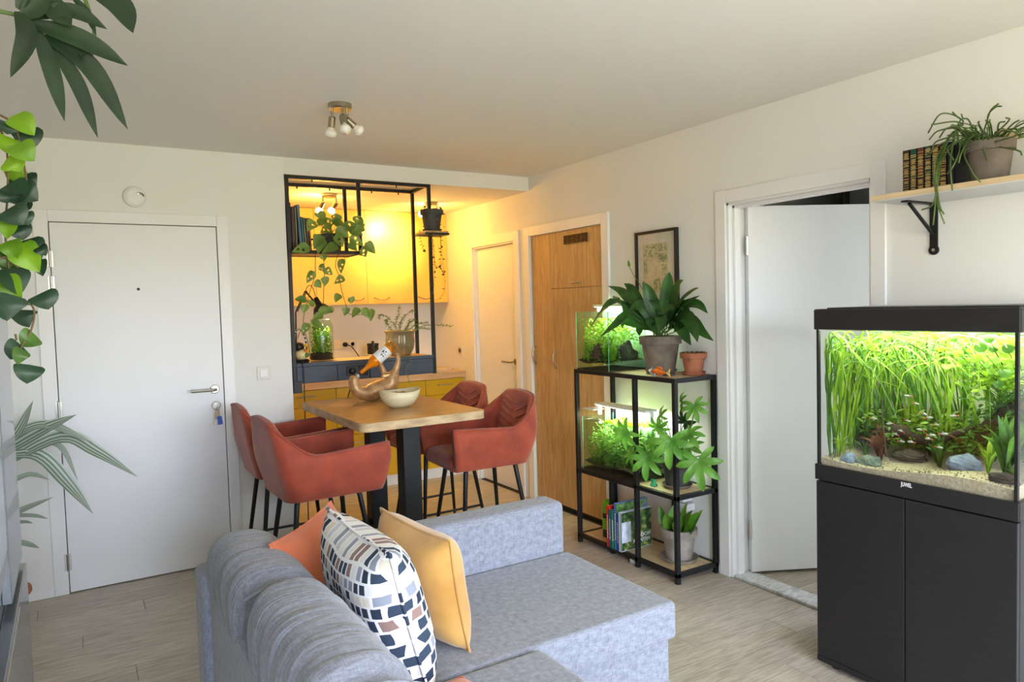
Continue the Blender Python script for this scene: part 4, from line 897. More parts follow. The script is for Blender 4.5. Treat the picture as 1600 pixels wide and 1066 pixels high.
def tufts(name, label, mt, x0, x1, y0, y1, z, h0, h1, n, wid, seed, spread=.05, cat='water plant', leafy=True, clampbox=None):
    rr = random.Random(seed); t = thing(name, label, cat, ((x0+x1)/2, (y0+y1)/2, z)); mb = MB(); l = wloc(t)
    for k in range(n):
        x, y_ = rr.uniform(x0, x1), rr.uniform(y0, y1); h = rr.uniform(h0, h1); dx, dy = rr.uniform(-spread, spread), rr.uniform(-spread, spread)
        pts = [V((x, y_, z-.01)), V((x+dx*.3, y_+dy*.3, z+h*.55)), V((x+dx, y_+dy, z+h))]
        if clampbox:
            for q in pts: q.x = min(max(q.x, clampbox[0]), clampbox[1]); q.y = min(max(q.y, clampbox[2]), clampbox[3]); q.z = min(q.z, clampbox[4])
        mb.ribbon([q-l for q in pts], lance, (rr.uniform(-1, .2), rr.uniform(-1, 1), .5), .2, 5, wid*rr.uniform(.6, 1.3))
    tag(mb.build('foliage', mt, t, smooth=True), kind='stuff')
    return t
AVOID = [(2.895, 2.965, 3.44, 3.56, 1.29, 1.43), (2.70, 2.775, 3.41, 3.49, 1.1, 1.25), (2.79, 2.93, 3.305, 3.385, 1.1, 1.265), (2.68, 2.80, 3.45, 3.56, .77, .87)]
def bush(name, label, mt, x0, x1, y0, y1, z, h0, h1, n, leaf, seed, clampbox, per=14, lean=.03, cat='water plant'):
    rr = random.Random(seed); t = thing(name, label, cat, ((x0+x1)/2, (y0+y1)/2, z)); mb = MB(); l = wloc(t)
    def cl(q): q.x = min(max(q.x, clampbox[0]), clampbox[1]); q.y = min(max(q.y, clampbox[2]), clampbox[3]); q.z = min(q.z, clampbox[4]); return q
    for k in range(n):
        b = V((rr.uniform(x0, x1), rr.uniform(y0, y1), z-.01)); h = rr.uniform(h0, h1); e = b+V((rr.uniform(-lean, lean), rr.uniform(-lean, lean), h))
        for i in range(per):
            c = cl(b.lerp(e, (i+.5+rr.uniform(-.4, .4))/per)); a = rr.uniform(0, 6.28); d = V((math.cos(a), math.sin(a), rr.uniform(-.1, .9)))*leaf*rr.uniform(.6, 1.3)
            if any(q[0]-.006 < w_.x < q[1]+.006 and q[2]-.006 < w_.y < q[3]+.006 and q[4] < w_.z < q[5]+.006 for q in AVOID for w_ in (c, c+d)): continue
            mb.ribbon([c-l, cl(c+d*.55)-l, cl(c+d+V((0, 0, -leaf*.2)))-l], lance, (rr.uniform(-1, .3), rr.uniform(-1, 1), .8), .2, 4, leaf*.42)
    tag(mb.build('foliage', mt, t, smooth=True), kind='stuff'); return t
T1 = (2.676, 2.966, 3.285, 3.6, 1.093, 1.447)
tank('aquarium', 'small planted glass cube tank on top of the shelf unit', *T1, .05)
box1 = (T1[0]+.017, T1[1]-.017, T1[2]+.017, T1[3]-.017, T1[5]-.045)
bush('water_plant', 'tall bright lime stem plants in the small cube tank', 'aq_lime', 2.70, 2.95, 3.30, 3.58, 1.15, .13, .29, 150, .026, 1, box1, 17)
bush('water_plant', 'low dense green carpet plants in the small cube tank', 'aq_green', 2.69, 2.95, 3.30, 3.58, 1.14, .03, .1, 130, .018, 2, box1, 8)
tufts('water_plant', 'broad bright leaves at the front corner of the small cube tank', 'aq_lime', 2.70, 2.76, 3.31, 3.37, 1.14, .05, .11, 22, .03, 3, .06, clampbox=box1)
rock('aquarium_rock', 'jagged red brown stone standing in the small cube tank', 'rock_brown', (2.735, 3.45, 1.175), .045, 5, sq=(.8, .7, 1.6))
rock('aquarium_rock', 'large dark rounded stone at the side pane of the small cube tank', 'rock_dark', (2.86, 3.345, 1.18), .062, 6, sq=(1.1, .6, 1.3))
ft = thing('tank_filter', 'black filter box with two suction cups inside the small cube tank', 'filter', (2.93, 3.50, 1.36))
MB().box(-.02, -.045, -.05, .02, .045, .05).build('housing', 'black_plastic', ft, bevel=.006)
for q in (-.025, .025): MB().lathe([(.012, 0), (.009, .008), (0, .009)], (-.02, q, .02), 14, Matrix.Rotation(-PI/2, 3, 'Y')).build('suction_cup', 'lamp_white', ft)
def tank_lamp(name, label, loc, sx_, sy, power, standoff=.02, col=(1, 1, .82)):
    t = thing(name, label, 'lamp', loc)
    MB().box(-sx_/2, -sy/2, 0, sx_/2, sy/2, .014).build('housing', 'lamp_white', t, bevel=.003)
    MB().box(-sx_/2+.008, -sy/2+.01, -.003, sx_/2-.008, sy/2-.01, .001).build('led_panel', 'led', t)
    for s_ in (-1, 1): MB().box(-.012, s_*sy/2-.006, -standoff, .012, s_*sy/2+.006, .012).build('bracket', 'lamp_white', t, bevel=.001)
    l = bpy.data.lights.new('tank_led', 'AREA'); l.shape = 'RECTANGLE'; l.size = sx_*.8; l.size_y = sy*.9; l.energy = power; l.color = col
    o = bpy.data.objects.new('tank_led', l); C.objects.link(o); o.parent = t; o.location = (0, 0, -.006)
    return t
# clip lamp on the cube: slim arm + head
tank_lamp('tank_lamp', 'slim flat lamp clipped over the small cube tank', (2.86, 3.4425, 1.475), .10, .309, 2.0, .030)
MB().tube([(2.90, 3.30, 1.482), (2.945, 3.24, 1.49), (2.93, 3.18, 1.485)], .004, 8).build('lamp_wire', 'black_plastic', bpy.data.objects['tank_lamp'], world=True)
T2 = (2.682, 2.93, 3.085, 3.565, ZMID, .80)
tank('aquarium', 'wide planted glass tank on the middle shelf of the unit', *T2, .045, .93)
box2 = (T2[0]+.016, T2[1]-.016, T2[2]+.016, T2[3]-.016, T2[5]-.035)
bush('water_plant', 'bushy bright green plants along the bottom of the wide tank', 'aq_green', 2.695, 2.92, 3.10, 3.55, .53, .05, .13, 220, .018, 11, box2, 10)
bush('water_plant', 'hanging yellow moss and roots under the surface of the wide tank', 'aq_moss', 2.70, 2.92, 3.10, 3.55, .61, .08, .16, 170, .022, 12, box2, 10)
tufts('water_plant', 'dark background plants at the back of the wide tank', 'aq_dark', 2.86, 2.92, 3.10, 3.55, .53, .1, .23, 200, .016, 13, .03, clampbox=box2)
mb = tufts('floating_plant', 'pale floating plants on the water of the wide tank', 'aq_lime', 2.72, 2.90, 3.125, 3.42, .775, .006, .02, 120, .022, 14, .02)
tank_lamp('tank_lamp', 'long white lamp standing on the wide tank of the middle shelf', (2.82, 3.325, .862), .09, .474, 3, .064)
ct = thing('skimmer_box', 'clear plastic hang-on filter at the end of the wide tank', 'filter', (2.74, 3.50, .80))
bx('cup', 'glass_clear', ct, 2.686, 3.46, .78, 2.765, 3.555, .846, .003); bx('lid', 'lamp_white', ct, 2.684, 3.455, .846, 2.768, 3.558, .853, .002)
# ---- peace lily
lpz = ZTOP
ll = thing('peace_lily', 'peace lily with long dark leaves in a grey clay pot on the shelf unit', 'plant', (2.845, 3.03, lpz))
saucer(ll, .092, 'clay_grey', 0, .02); pot(ll, .078, .112, .205, 'clay_grey', .006, .045)
rnd = random.Random(21)
LX = 2.845
lily = [((1012, 515), (975, 480), (952, 475), (920, 515), .05), ((1018, 512), (985, 492), (962, 508), (937, 528), .052), ((1010, 500), (985, 470), (970, 455), (950, 447), .045), ((1015, 500), (995, 465), (985, 450), (975, 443), .045), ((1030, 505), (1020, 478), (1012, 455), (1004, 440), .06), ((1038, 500), (1042, 470), (1045, 440), (1046, 425), .06), ((1045, 500), (1055, 465), (1062, 445), (1068, 438), .05), ((1048, 505), (1062, 475), (1080, 458), (1092, 450), .055),
        ((1050, 512), (1075, 480), (1092, 478), (1106, 490), .05), ((1048, 515), (1070, 495), (1085, 515), (1090, 535), .058), ((1045, 518), (1058, 500), (1070, 525), (1080, 540), .055), ((1035, 515), (1040, 490), (1025, 480), (1014, 505), .055), ((1025, 515), (1010, 485), (995, 478), (980, 495), .055), ((1020, 518), (1005, 500), (1000, 515), (999, 525), .05), ((1030, 518), (1022, 500), (1022, 510), (1030, 528), .06), ((1036, 518), (1032, 495), (1034, 510), (1028, 522), .05), ((1040, 515), (1050, 488), (1045, 482), (1036, 490), .055), ((1042, 512), (1066, 480), (1078, 472), (1094, 462), .045),
        ((1022, 505), (1000, 480), (985, 470), (972, 462), .045), ((1052, 520), (1078, 500), (1098, 520), (1115, 533), .045), ((1016, 516), (990, 505), (975, 505), (972, 512), .05), ((1046, 510), (1060, 478), (1068, 480), (1082, 500), .05), ((1028, 508), (1012, 470), (1020, 468), (1030, 480), .05), ((1040, 508), (1045, 478), (1060, 482), (1066, 500), .05), ((1012, 508), (982, 478), (965, 470), (958, 462), .04), ((1034, 515), (1035, 488), (1050, 500), (1058, 520), .05)]
for k, (a, b, c, d, wd_) in enumerate(lily):
    dx = rnd.uniform(-.12, .04)
    xs = [LX, LX+dx*.5, LX+dx*.8, LX+dx]
    W_ = []
    for i, q in enumerate((a, b, c, d)):
        w_ = P(q[0], q[1], 0, xs[i]); n_ = 0
        while w_.y > 3.235 and w_.x > 2.635 and w_.z < 1.53 and n_ < 60: n_ += 1; w_ = P(q[0], q[1], 0, xs[i]-.006*n_)
        W_.append(w_-wloc(ll))
    st_ = V((rnd.uniform(-.03, .03), rnd.uniform(-.03, .03), .19))
    MB().tube(crom([st_, (st_+W_[0])/2+V((0, 0, .01)), W_[0]], 6), .0028, 6).build('stalk', 'stem_green', ll, smooth=True)
    MB().ribbon(W_, lance, V((-.8, -.4, rnd.uniform(.3, 1.2))), .35, 12, wd_*1.35, 4).build('leaf', 'leaf_lily', ll, smooth=True)
fl0 = [P(a, b, 0, LX-.02)-wloc(ll) for a, b in ((1018, 500), (1005, 455), (990, 430), (984, 418))]
fw_ = MB().tube(crom(fl0, 12), .0022, 6).build('flower_stalk', 'stem_green', ll, smooth=True)
MB().ribbon([fl0[-1], fl0[-1]+V((0, .004, .02)), fl0[-1]+V((-.003, .01, .045))], lance, (-1, -.3, .2), .5, 8, .02).build('flower', 'leaf_lime', fw_, smooth=True)
# small terracotta pot with dry sprigs
tp = thing('terracotta_pot', 'small terracotta pot with dry sprigs on a saucer on the shelf unit', 'pot', (2.90, 2.832, ZTOP))
saucer(tp, .068, 'terracotta', 0, .016); pot(tp, .046, .066, .115, 'terracotta', .006, .03)
for k in range(14):
    a = k*.45; MB().ribbon([(.05*math.cos(a), .05*math.sin(a), .108), (.062*math.cos(a), .062*math.sin(a), .124), (.078*math.cos(a), .078*math.sin(a), .112-.02*(k % 3))], lance, (0, 0, 1), .2, 5, .012).build('sprig', 'leaf_string', tp, smooth=True)
dish = tag(MB().lathe([(0, 0), (.033, 0), (.037, .012), (.034, .014), (.03, .005), (0, .005)], (2.785, 2.905, ZTOP-.002), 28).build('small_dish', 'clay_dark'), 'small dark dish behind the orange fish on the shelf unit', 'dish')
# orange fish figure
fs_ = thing('fish_figurine', 'painted orange fish figure with blue and white fins on the shelf unit', 'figurine', tuple(V((2.70, 2.885, ZTOP+.002))), rz=math.radians(-90-4))
mat('fish_orange', rgb(232, 106, 30), .35, col2=rgb(244, 136, 50), scale=20); mat('fish_blue', rgb(58, 140, 204), .4, col2=rgb(240, 240, 236), scale=34); mat('fish_white', rgb(238, 238, 232), .4); mat('fish_yellow', rgb(240, 200, 60), .4)
def fishb(u, v):
    a = 2*PI*v; r_ = math.sin(PI*min(1, u*1.0))**.6 if 0 < u < 1 else 0
    r_ *= (1-.45*u)
    return (-.075+.13*u, .013*r_*math.cos(a), .022+.022*r_*math.sin(a))
MB().grid(fishb, 16, 16, cv=True).build('body', 'fish_orange', fs_, smooth=True)
def fishh(u, v):
    a = 2*PI*v; r_ = math.sin(PI*u*.5)**.7 if u > 0 else 0
    return (-.088+.03*u, .0125*r_*math.cos(a), .022+.0205*r_*math.sin(a))
MB().grid(fishh, 8, 16, cv=True).build('head', 'fish_blue', fs_, smooth=True)
MB().lathe([(0, -.003), (.005, -.002), (.006, 0), (.005, .002), (0, .003)], (-.073, -.012, .028), 12, mr).build('eye', 'fish_white', fs_, smooth=True)
MB().prism([(.05, -.003, .02), (.085, -.003, .045), (.078, -.003, .022), (.088, -.003, .002)], (0, .006, 0)).build('tail_fin', 'fish_yellow', fs_, bevel=.001)
MB().prism([(.06, -.004, .022), (.082, -.004, .032), (.074, -.004, .02), (.08, -.004, .01)], (0, .008, 0)).build('tail_stripe', 'fish_blue', fs_)
MB().prism([(-.03, -.003, .04), (-.01, -.003, .056), (.02, -.003, .048), (.025, -.003, .038)], (0, .006, 0)).build('dorsal_fin', 'fish_orange', fs_, bevel=.001)
MB().prism([(-.04, -.016, .008), (-.02, -.02, .016), (-.015, -.02, .0), (-.03, -.02, -.001)], (0, .005, 0)).build('side_fin', 'fish_blue', fs_, bevel=.001)
# fatsia on the middle shelf
fa = thing('fatsia_plant', 'fatsia with large lobed leaves in a dark pot on the middle shelf', 'plant', (2.825, 2.895, ZMID))
saucer(fa, .085, 'clay_grey', 0, .018); pot(fa, .062, .082, .15, 'clay_dark', .006, .035)
def palm_leaf(par, c, tip, size, nrm, mt, lobes=7):
    c, tip, nrm = V(c), V(tip), V(nrm).normalized(); d = (tip-c).normalized(); nrm = (nrm-d*nrm.dot(d)).normalized(); s_ = d.cross(nrm); mb = MB()
    for k in range(lobes):
        a = (k-(lobes-1)/2)*math.radians(43); L_ = size*(1-.09*abs(k-(lobes-1)/2)); v_ = d*math.cos(a)+s_*math.sin(a)
        mb.ribbon([c-v_*.004, c+v_*L_*.55+nrm*L_*.10, c+v_*L_-nrm*L_*.08], lambda t: (.5+.5*math.sin(PI/2*min(1, t/.5))) if t < .5 else math.cos(PI/2*((t-.5)/.5))**.8, nrm, .4, 8, L_*.31)
    return mb.build('leaf', mt, par, smooth=True)
fat = [((1048, 690), (1046, 725), .115, 2.605), ((1012, 715), (1010, 740), .10, 2.60), ((1092, 722), (1098, 765), .115, 2.66), ((1075, 680), (1088, 695), .085, 2.80), ((1070, 660), (1080, 640), .075, 2.84), ((980, 675), (965, 690), .09, 2.595), ((990, 712), (978, 714), .055, 2.61), ((1030, 668), (1030, 655), .065, 2.78), ((1085, 635), (1090, 655), .075, 2.82), ((1066, 628), (1072, 618), .05, 2.84), ((1035, 652), (1042, 640), .06, 2.83), ((1080, 700), (1092, 706), .075, 2.84), ((1022, 690), (1014, 700), .06, 2.72)]
rnd = random.Random(5)
for c_, tp_, sz, X_ in fat:
    c = P(c_[0], c_[1], 0, X_)-wloc(fa); q = P(tp_[0], tp_[1], 0, X_-.015)-wloc(fa)
    palm_leaf(fa, c, q, sz*1.3, V((-.9, -.55, .55+rnd.uniform(-.2, .3))), 'leaf_dark' if sz in (.055, .075) and rnd.random() < .4 else 'leaf_fatsia')
    s0 = V((rnd.uniform(-.02, .02), rnd.uniform(-.02, .02), .13)); MB().tube(crom([s0, V((c.x*.45, c.y*.78, (s0.z+c.z)/2+.05)), c] if c.y < -.13 else [s0, V((2.70-2.825, min(max((c.y+s0.y)/2, -.08), .03), (s0.z+c.z)/2+.04)), c] if c.x < -.12 else [s0, (s0+c)/2+V((.0, 0, .05)), c], 8), .0028, 6).build('petiole', 'stem_green', fa, smooth=True)
fgm = thing('frog_figurine', 'tiny green glass frog on the middle shelf beside the fatsia', 'figurine', (2.735, 2.985, ZMID-.002))
mat('frog_green', rgb(60, 178, 126), .2, col2=rgb(40, 140, 96), scale=30)
MB().lathe([(0, 0), (.02, 0), (.022, .008), (.015, .016), (.012, .02), (.016, .028), (.012, .036), (0, .038)], (0, 0, 0), 18).build('body', 'frog_green', fgm, smooth=True)
for q in (-.008, .008): MB().lathe([(0, -.005), (.005, 0), (0, .005)], (-.008, q, .037), 10).build('eye', 'frog_green', fgm, smooth=True)
# snake plant on the bottom shelf
sn = thing('snake_plant', 'bright green snake plant in a pale clay pot on the bottom shelf', 'plant', (2.835, 2.90, ZBOT))
saucer(sn, .108, 'clay_pale', 0, .02); pot(sn, .07, .095, .175, 'clay_pale', .006, .042)
for k, (a, b, wd_) in enumerate([((1050, 825), (1030, 789), .045), ((1055, 828), (1040, 800), .05), ((1055, 825), (1056, 785), .055), ((1062, 828), (1063, 800), .05), ((1068, 826), (1074, 785), .05), ((1072, 828), (1090, 800), .05), ((1075, 828), (1098, 796), .04), ((1060, 828), (1048, 806), .04), ((1066, 826), (1082, 797), .045), ((1058, 826), (1050, 796), .045), ((1070, 826), (1070, 792), .04), ((1064, 828), (1078, 808), .05), ((1056, 828), (1066, 806), .045)]):
    X_ = 2.835+rnd.uniform(-.05, .04); a_ = P(a[0], a[1]+6, 0, 2.835)-wloc(sn); b_ = P(b[0], b[1], 0, X_)-wloc(sn)
    MB().ribbon([a_, (a_+b_)/2+V((-.01, 0, -.01)), b_], rib_w(.55, .4), V((-1, rnd.uniform(-.8, .6), .3)), .35, 10, wd_*1.35, 4).build('leaf', 'leaf_sans', sn, smooth=True)
# books on the bottom shelf (spines face the room)
ZB = ZBOT-.002
def ubook(label, y_near, w_, d_, h_, col, dx=0):
    # thickness runs along Y; spine at x = UX0-.012+dx facing -X
    t = book('book', label, (UX0-.016+dx, y_near+w_, ZBOT-.0002), w_, d_, h_, col, group='garden books on the bottom shelf'); t.rotation_euler = (0, 0, -PI/2); return t
yb = 3.303
specs = [('red spined book at the bottle end of the bottom shelf row', .02, .2, .245, (214, 44, 38)), ('dark teal book with pale lettering on the bottom shelf', .02, .18, .225, (40, 98, 118)), ('green teal book with pale lettering on the bottom shelf', .028, .18, .222, (44, 128, 108)),
         ('tall blue book with a flower meadow cover on the bottom shelf', .02, .24, .275, (70, 122, 190)), ('slim dark blue book on the bottom shelf', .016, .2, .215, (36, 78, 160)), ('garden plant book with a leafy cover facing the plant pots', .022, .235, .23, (196, 206, 220))]
ub_ = []
for lb, w_, d_, h_, col in specs:
    yb -= w_+.001; ub_.append(ubook(lb, yb, w_, d_, h_, col))
def text_mesh(body, size, mt, parent, loc, rot, ext=.0004, name='lettering', squeeze=1, bold=0):
    cu_ = bpy.data.curves.new(name, 'FONT'); cu_.body = body; cu_.size = size; cu_.extrude = ext; cu_.offset = bold; cu_.align_x = 'CENTER'; cu_.align_y = 'CENTER'
    tmp = bpy.data.objects.new('tmp', cu_); C.objects.link(tmp); dg = bpy.context.evaluated_depsgraph_get(); me = bpy.data.meshes.new_from_object(tmp.evaluated_get(dg)); bpy.data.objects.remove(tmp)
    o = bpy.data.objects.new(name, me); C.objects.link(o); me.materials.clear(); me.materials.append(MAT[mt]); o.parent = parent; o.location = loc; o.rotation_euler = rot; o.scale = (squeeze, 1, 1); return o
# cover art (flat prints): front cover of the last book and of the meadow book
def art(name, c1, c2, c3, sc_=28):
    m = mat(name, rgb(*c1), .4, col2=rgb(*c2), scale=sc_, detail=5, lo=.42, hi=.56); r = [x for x in m.node_tree.nodes if x.type == 'VALTORGB'][0]; e = r.color_ramp.elements.new(.68); e.color = rgb(*c3); return m
art('art_garden', (38, 70, 44), (92, 124, 60), (206, 190, 120)); art('art_meadow', (56, 100, 50), (118, 160, 70), (120, 120, 190), 30)
b6 = ub_[-1]; w6, d6, h6 = .022, .235, .23
MB().box(w6, .004, .004, w6+.0008, d6-.002, h6-.004).build('cover_print', 'art_garden', b6)
mat('cover_sky', rgb(176, 196, 226), .4, col2=rgb(236, 240, 246), scale=24)
MB().box(w6+.0006, .006, .05, w6+.0012, .075, .17).build('flower_print', 'cover_sky', b6, bevel=.0002)
text_mesh('DROOM', .032, 'label_white', b6, (w6+.0016, .165, .075), (PI/2, 0, PI/2), bold=.0006); text_mesh('PLANTEN', .030, 'label_white', b6, (w6+.0016, .155, .045), (PI/2, 0, PI/2), bold=.0006)
b4 = ub_[3]; MB().box(.02, .003, .01, .0208, .238, .272).build('cover_print', 'art_meadow', b4)
for bkk, w_, h_ in ((ub_[1], .02, .225), (ub_[2], .028, .222), (ub_[0], .02, .245), (ub_[3], .02, .275), (ub_[4], .016, .215)):
    rr = random.Random(h_); z = h_*.22; mb = MB()
    while z < h_*.78:
        q = rr.uniform(.003, .009); mb.box(w_*.32, -.0006, z, w_*.68, .0002, z+q*.7); z += q+.003
    tag(mb.build('spine_print', 'label_white', bkk), kind='stuff')
gb = thing('spray_bottle', 'dark green bottle with a bright green cap at the end of the bottom shelf', 'bottle', (2.77, 3.445, ZB))
mat('bottle_green', rgb(36, 66, 30), .3); mat('cap_green', rgb(120, 200, 30), .3)
MB().lathe([(0, 0), (.03, 0), (.032, .006), (.032, .14), (.028, .15), (0, .15)], (0, 0, 0), 24).build('body', 'bottle_green', gb, smooth=False, bevel=.002)
MB().lathe([(.031, .15), (.032, .155), (.032, .2), (.026, .222), (.012, .232), (0, .233)], (0, 0, 0), 24).build('cap', 'cap_green', gb, smooth=True)
MB().lathe([(.0324, .05), (.0324, .12)], (0, 0, 0), 24).build('label', 'cap_green', gb)
pa = thing('power_adapter', 'white power adapter block plugged in behind the garden books', 'adapter', (2.949, 2.985, .385))
MB().box(-.04, -.05, -.03, .03, .05, .03).build('block', 'trim_white', pa, bevel=.005); MB().box(-.045, -.08, -.075, .02, -.02, -.035).build('plug', 'trim_white', pa, bevel=.004); MB().tube(crom([V((-.03, -.05, -.07)), V((-.02, .0, -.16)), V((-.005, .03, -.25)), V((-.01, .03, -.3275))], 12), .003, 6).build('cord', 'joint', pa, smooth=True)
ps = thing('power_strip', 'white power strip lying on the floor under the shelf unit', 'power strip', (2.70, 3.14, 0)); MB().box(-.02, -.045, 0, .10, .0, .03).build('housing', 'trim_white', ps, bevel=.005); MB().box(.0, -.035, .03, .08, -.01, .033).build('socket_row', 'switch_cream', ps)
wr = thing('tank_cable', 'loose black cable hanging under the wide tank', 'cable', (2.935, 3.2, .45)); MB().tube(crom([V((0, .1, 0)), V((-.02, .05, -.05)), V((-.02, -.03, -.06)), V((0, -.1, -.01))], 14), .003, 6).build('cable', 'black_plastic', wr, smooth=True)
# ---- picture on the wall
pf = thing('picture_frame', 'black framed map print with a white mat on the wall above the peace lily', 'picture', (XR, 3.182, 1.71))
py0, py1, pz0, pz1 = 3.007, 3.357, 1.492, 1.918
fwd = .016
for a in ((py0, pz0, py0+fwd, pz1), (py1-fwd, pz0, py1, pz1), (py0+fwd, pz0, py1-fwd, pz0+fwd), (py0+fwd, pz1-fwd, py1-fwd, pz1)): bx('frame', 'black_plastic', pf, XR-.026, a[0], a[1], XR-.001, a[2], a[3], .001)
bx('mat_board', 'paper', pf, XR-.012, py0+fwd, pz0+fwd, XR-.002, py1-fwd, pz1-fwd, 0)
mat('map_tan', rgb(222, 204, 170), .7, col2=rgb(200, 186, 150), scale=40); mat('map_green', rgb(150, 154, 110), .7, col2=rgb(206, 194, 156), scale=55, lo=.45, hi=.55)
bx('map_print', 'map_tan', pf, XR-.0128, py0+.075, pz0+.06, XR-.0118, py1-.06, pz1-.075, 0)
for a in ((.085, .30, .28, .345), (.085, .235, .16, .29), (.09, .16, .13, .225), (.165, .27, .285, .30), (.255, .15, .285, .26), (.14, .06, .2, .14), (.09, .07, .12, .13)):
    bx('map_block', 'map_green', pf, XR-.0136, py0+a[0], pz0+a[1], XR-.0126, py0+a[2], pz0+a[3], 0)
bx('glazing', 'glass_clear', pf, XR-.018, py0+fwd, pz0+fwd, XR-.016, py1-fwd, pz1-fwd, 0)
# ================================================================== WALL SHELF
ws = thing('bracket_shelf', 'pale wooden wall shelf on a black iron bracket beside the open door', 'shelf', (2.83, 1.15, 1.87))
bx('board', 'oak_light', ws, 2.69, .55, 1.866, XR-.001, 1.672, 1.886, .002); bx('underside', mat('shelf_grey', rgb(206, 206, 204), .5), ws, 2.691, .55, 1.862, XR-.001, 1.671, 1.866, 0)
MAT['shelf_under'] = MAT['oak_light']
for y_ in (1.585, .75):
    b_ = bx('bracket', 'black_metal', ws, XR-.008, y_-.016, 1.675, XR-.001, y_+.016, 1.862, .002)
    MB().lathe([(.02, 0), (.02, .007), (.0, .008)], (XR-.001, y_, 1.675), 20, Matrix.Rotation(-PI/2, 3, 'Y')).build('bracket_eye', 'black_metal', b_, world=True)
    MB().lathe([(.007, 0), (.006, .003), (0, .004)], (XR-.009, y_, 1.675), 12, Matrix.Rotation(-PI/2, 3, 'Y')).build('screw', 'steel', b_, world=True)
    bx('bracket_arm', 'black_metal', b_, 2.765, y_-.013, 1.855, XR-.008, y_+.013, 1.862, .001)
    MB().tube([(XR-.008, y_, 1.735), (2.80, y_, 1.852)], .007, 8).build('bracket_brace', 'black_metal', b_, world=True)
cols = [((48, 22, 20), 'maroon'), ((22, 70, 54), 'dark green'), ((92, 48, 26), 'brown'), ((22, 66, 54), 'dark green'), ((98, 42, 24), 'rust'), ((60, 28, 22), 'maroon'), ((24, 26, 34), 'black')]
cl = ['maroon and gold spined volume at the outer end of the wall shelf book row', 'green and gold spined volume second from the outer end of the wall shelf row', 'brown and gold spined volume between the two green ones on the wall shelf', 'green and gold spined volume behind the trailing cactus stems on the wall shelf', 'rust and gold spined volume on the wall shelf', 'maroon and gold spined volume beside the black one on the wall shelf', 'plain black book next to the clay pot on the wall shelf']
mat('gold_leaf', rgb(214, 182, 112), .35, metal=.6)
y_ = 1.59
for k, ((col, _), lb) in enumerate(zip(cols, cl)):
    w_ = .0265; t = book('book', lb, (2.765, y_, 1.886), w_, .125, .165, col, group='leather volumes on the wall shelf'); t.rotation_euler = (0, 0, -PI/2)
    mb = MB(); rr = random.Random(k); z = .012
    while z < .15 and k < 6:
        q = rr.choice((.0016, .0016, .003)); mb.box(.002, -.0008, z, w_-.002, .0002, z+q)
        if rr.random() < .6: mb.box(.006, -.0008, z+q+.002, w_-.006, .0002, z+q+.0045)
        z += rr.uniform(.006, .012)
    if k < 6: tag(mb.build('gilt_lines', 'gold_leaf', t), kind='stuff')
    if k < 6:
        for z in (.03, .1): MB().box(.0015, -.0006, z, w_-.0015, .0002, z+.022).build('title_band', 'black_plastic', t)
    y_ -= w_+.0008
rp = thing('rhipsalis_plant', 'mistletoe cactus with thin drooping stems in a clay pot on the wall shelf', 'plant', (2.84, 1.316, 1.886))
saucer(rp, .078, 'clay_grey', 0, .016); pot(rp, .056, .075, .145, 'clay_grey', .006, .035, .003)
rnd = random.Random(33)
rst = [((1530, 215), (1500, 185), (1470, 178), (1450, 208)), ((1528, 214), (1505, 195), (1490, 190), (1455, 195)), ((1530, 212), (1505, 190), (1495, 182), (1488, 175)), ((1535, 212), (1515, 190), (1505, 185), (1502, 178)), ((1545, 210), (1545, 180), (1550, 170), (1560, 162)), ((1545, 210), (1543, 185), (1555, 168), (1565, 166)), ((1560, 210), (1575, 190), (1572, 184)), ((1565, 212), (1585, 200), (1600, 192)), ((1560, 213), (1575, 205), (1598, 215)), ((1520, 215), (1490, 212), (1462, 222), (1455, 240)), ((1522, 216), (1495, 215), (1470, 225), (1445, 245)), ((1515, 218), (1490, 225), (1478, 240), (1468, 258)), ((1512, 220), (1488, 232), (1485, 260), (1488, 298)), ((1510, 220), (1475, 235), (1463, 270), (1462, 310), (1458, 352)), ((1512, 222), (1470, 240), (1466, 280), (1464, 315), (1476, 350)), ((1508, 220), (1472, 232), (1460, 255), (1462, 300), (1470, 330)), ((1515, 220), (1508, 235), (1520, 270), (1532, 285)),
       ((1525, 216), (1500, 200), (1480, 200), (1468, 215)), ((1520, 214), (1490, 200), (1465, 205), (1452, 218)), ((1550, 212), (1548, 195), (1540, 188)), ((1555, 212), (1560, 195), (1570, 190)), ((1575, 222), (1590, 235), (1597, 243)), ((1535, 215), (1525, 200), (1515, 195)), ((1540, 214), (1530, 195), (1530, 190)), ((1518, 218), (1495, 220), (1480, 232), (1490, 250)), ((1526, 218), (1515, 222), (1502, 240), (1498, 255)), ((1570, 215), (1588, 212), (1600, 210)), ((1565, 210), (1580, 196), (1592, 188)), ((1512, 222), (1468, 238), (1463, 275), (1468, 320), (1475, 335)), ((1514, 222), (1474, 240), (1465, 290), (1457, 320), (1440, 328)), ((1540, 218), (1538, 232), (1542, 250)), ((1550, 214), (1565, 205), (1582, 205)), ((1528, 214), (1522, 200), (1500, 206), (1480, 212)), ((1516, 218), (1500, 230), (1492, 255), (1480, 272))]
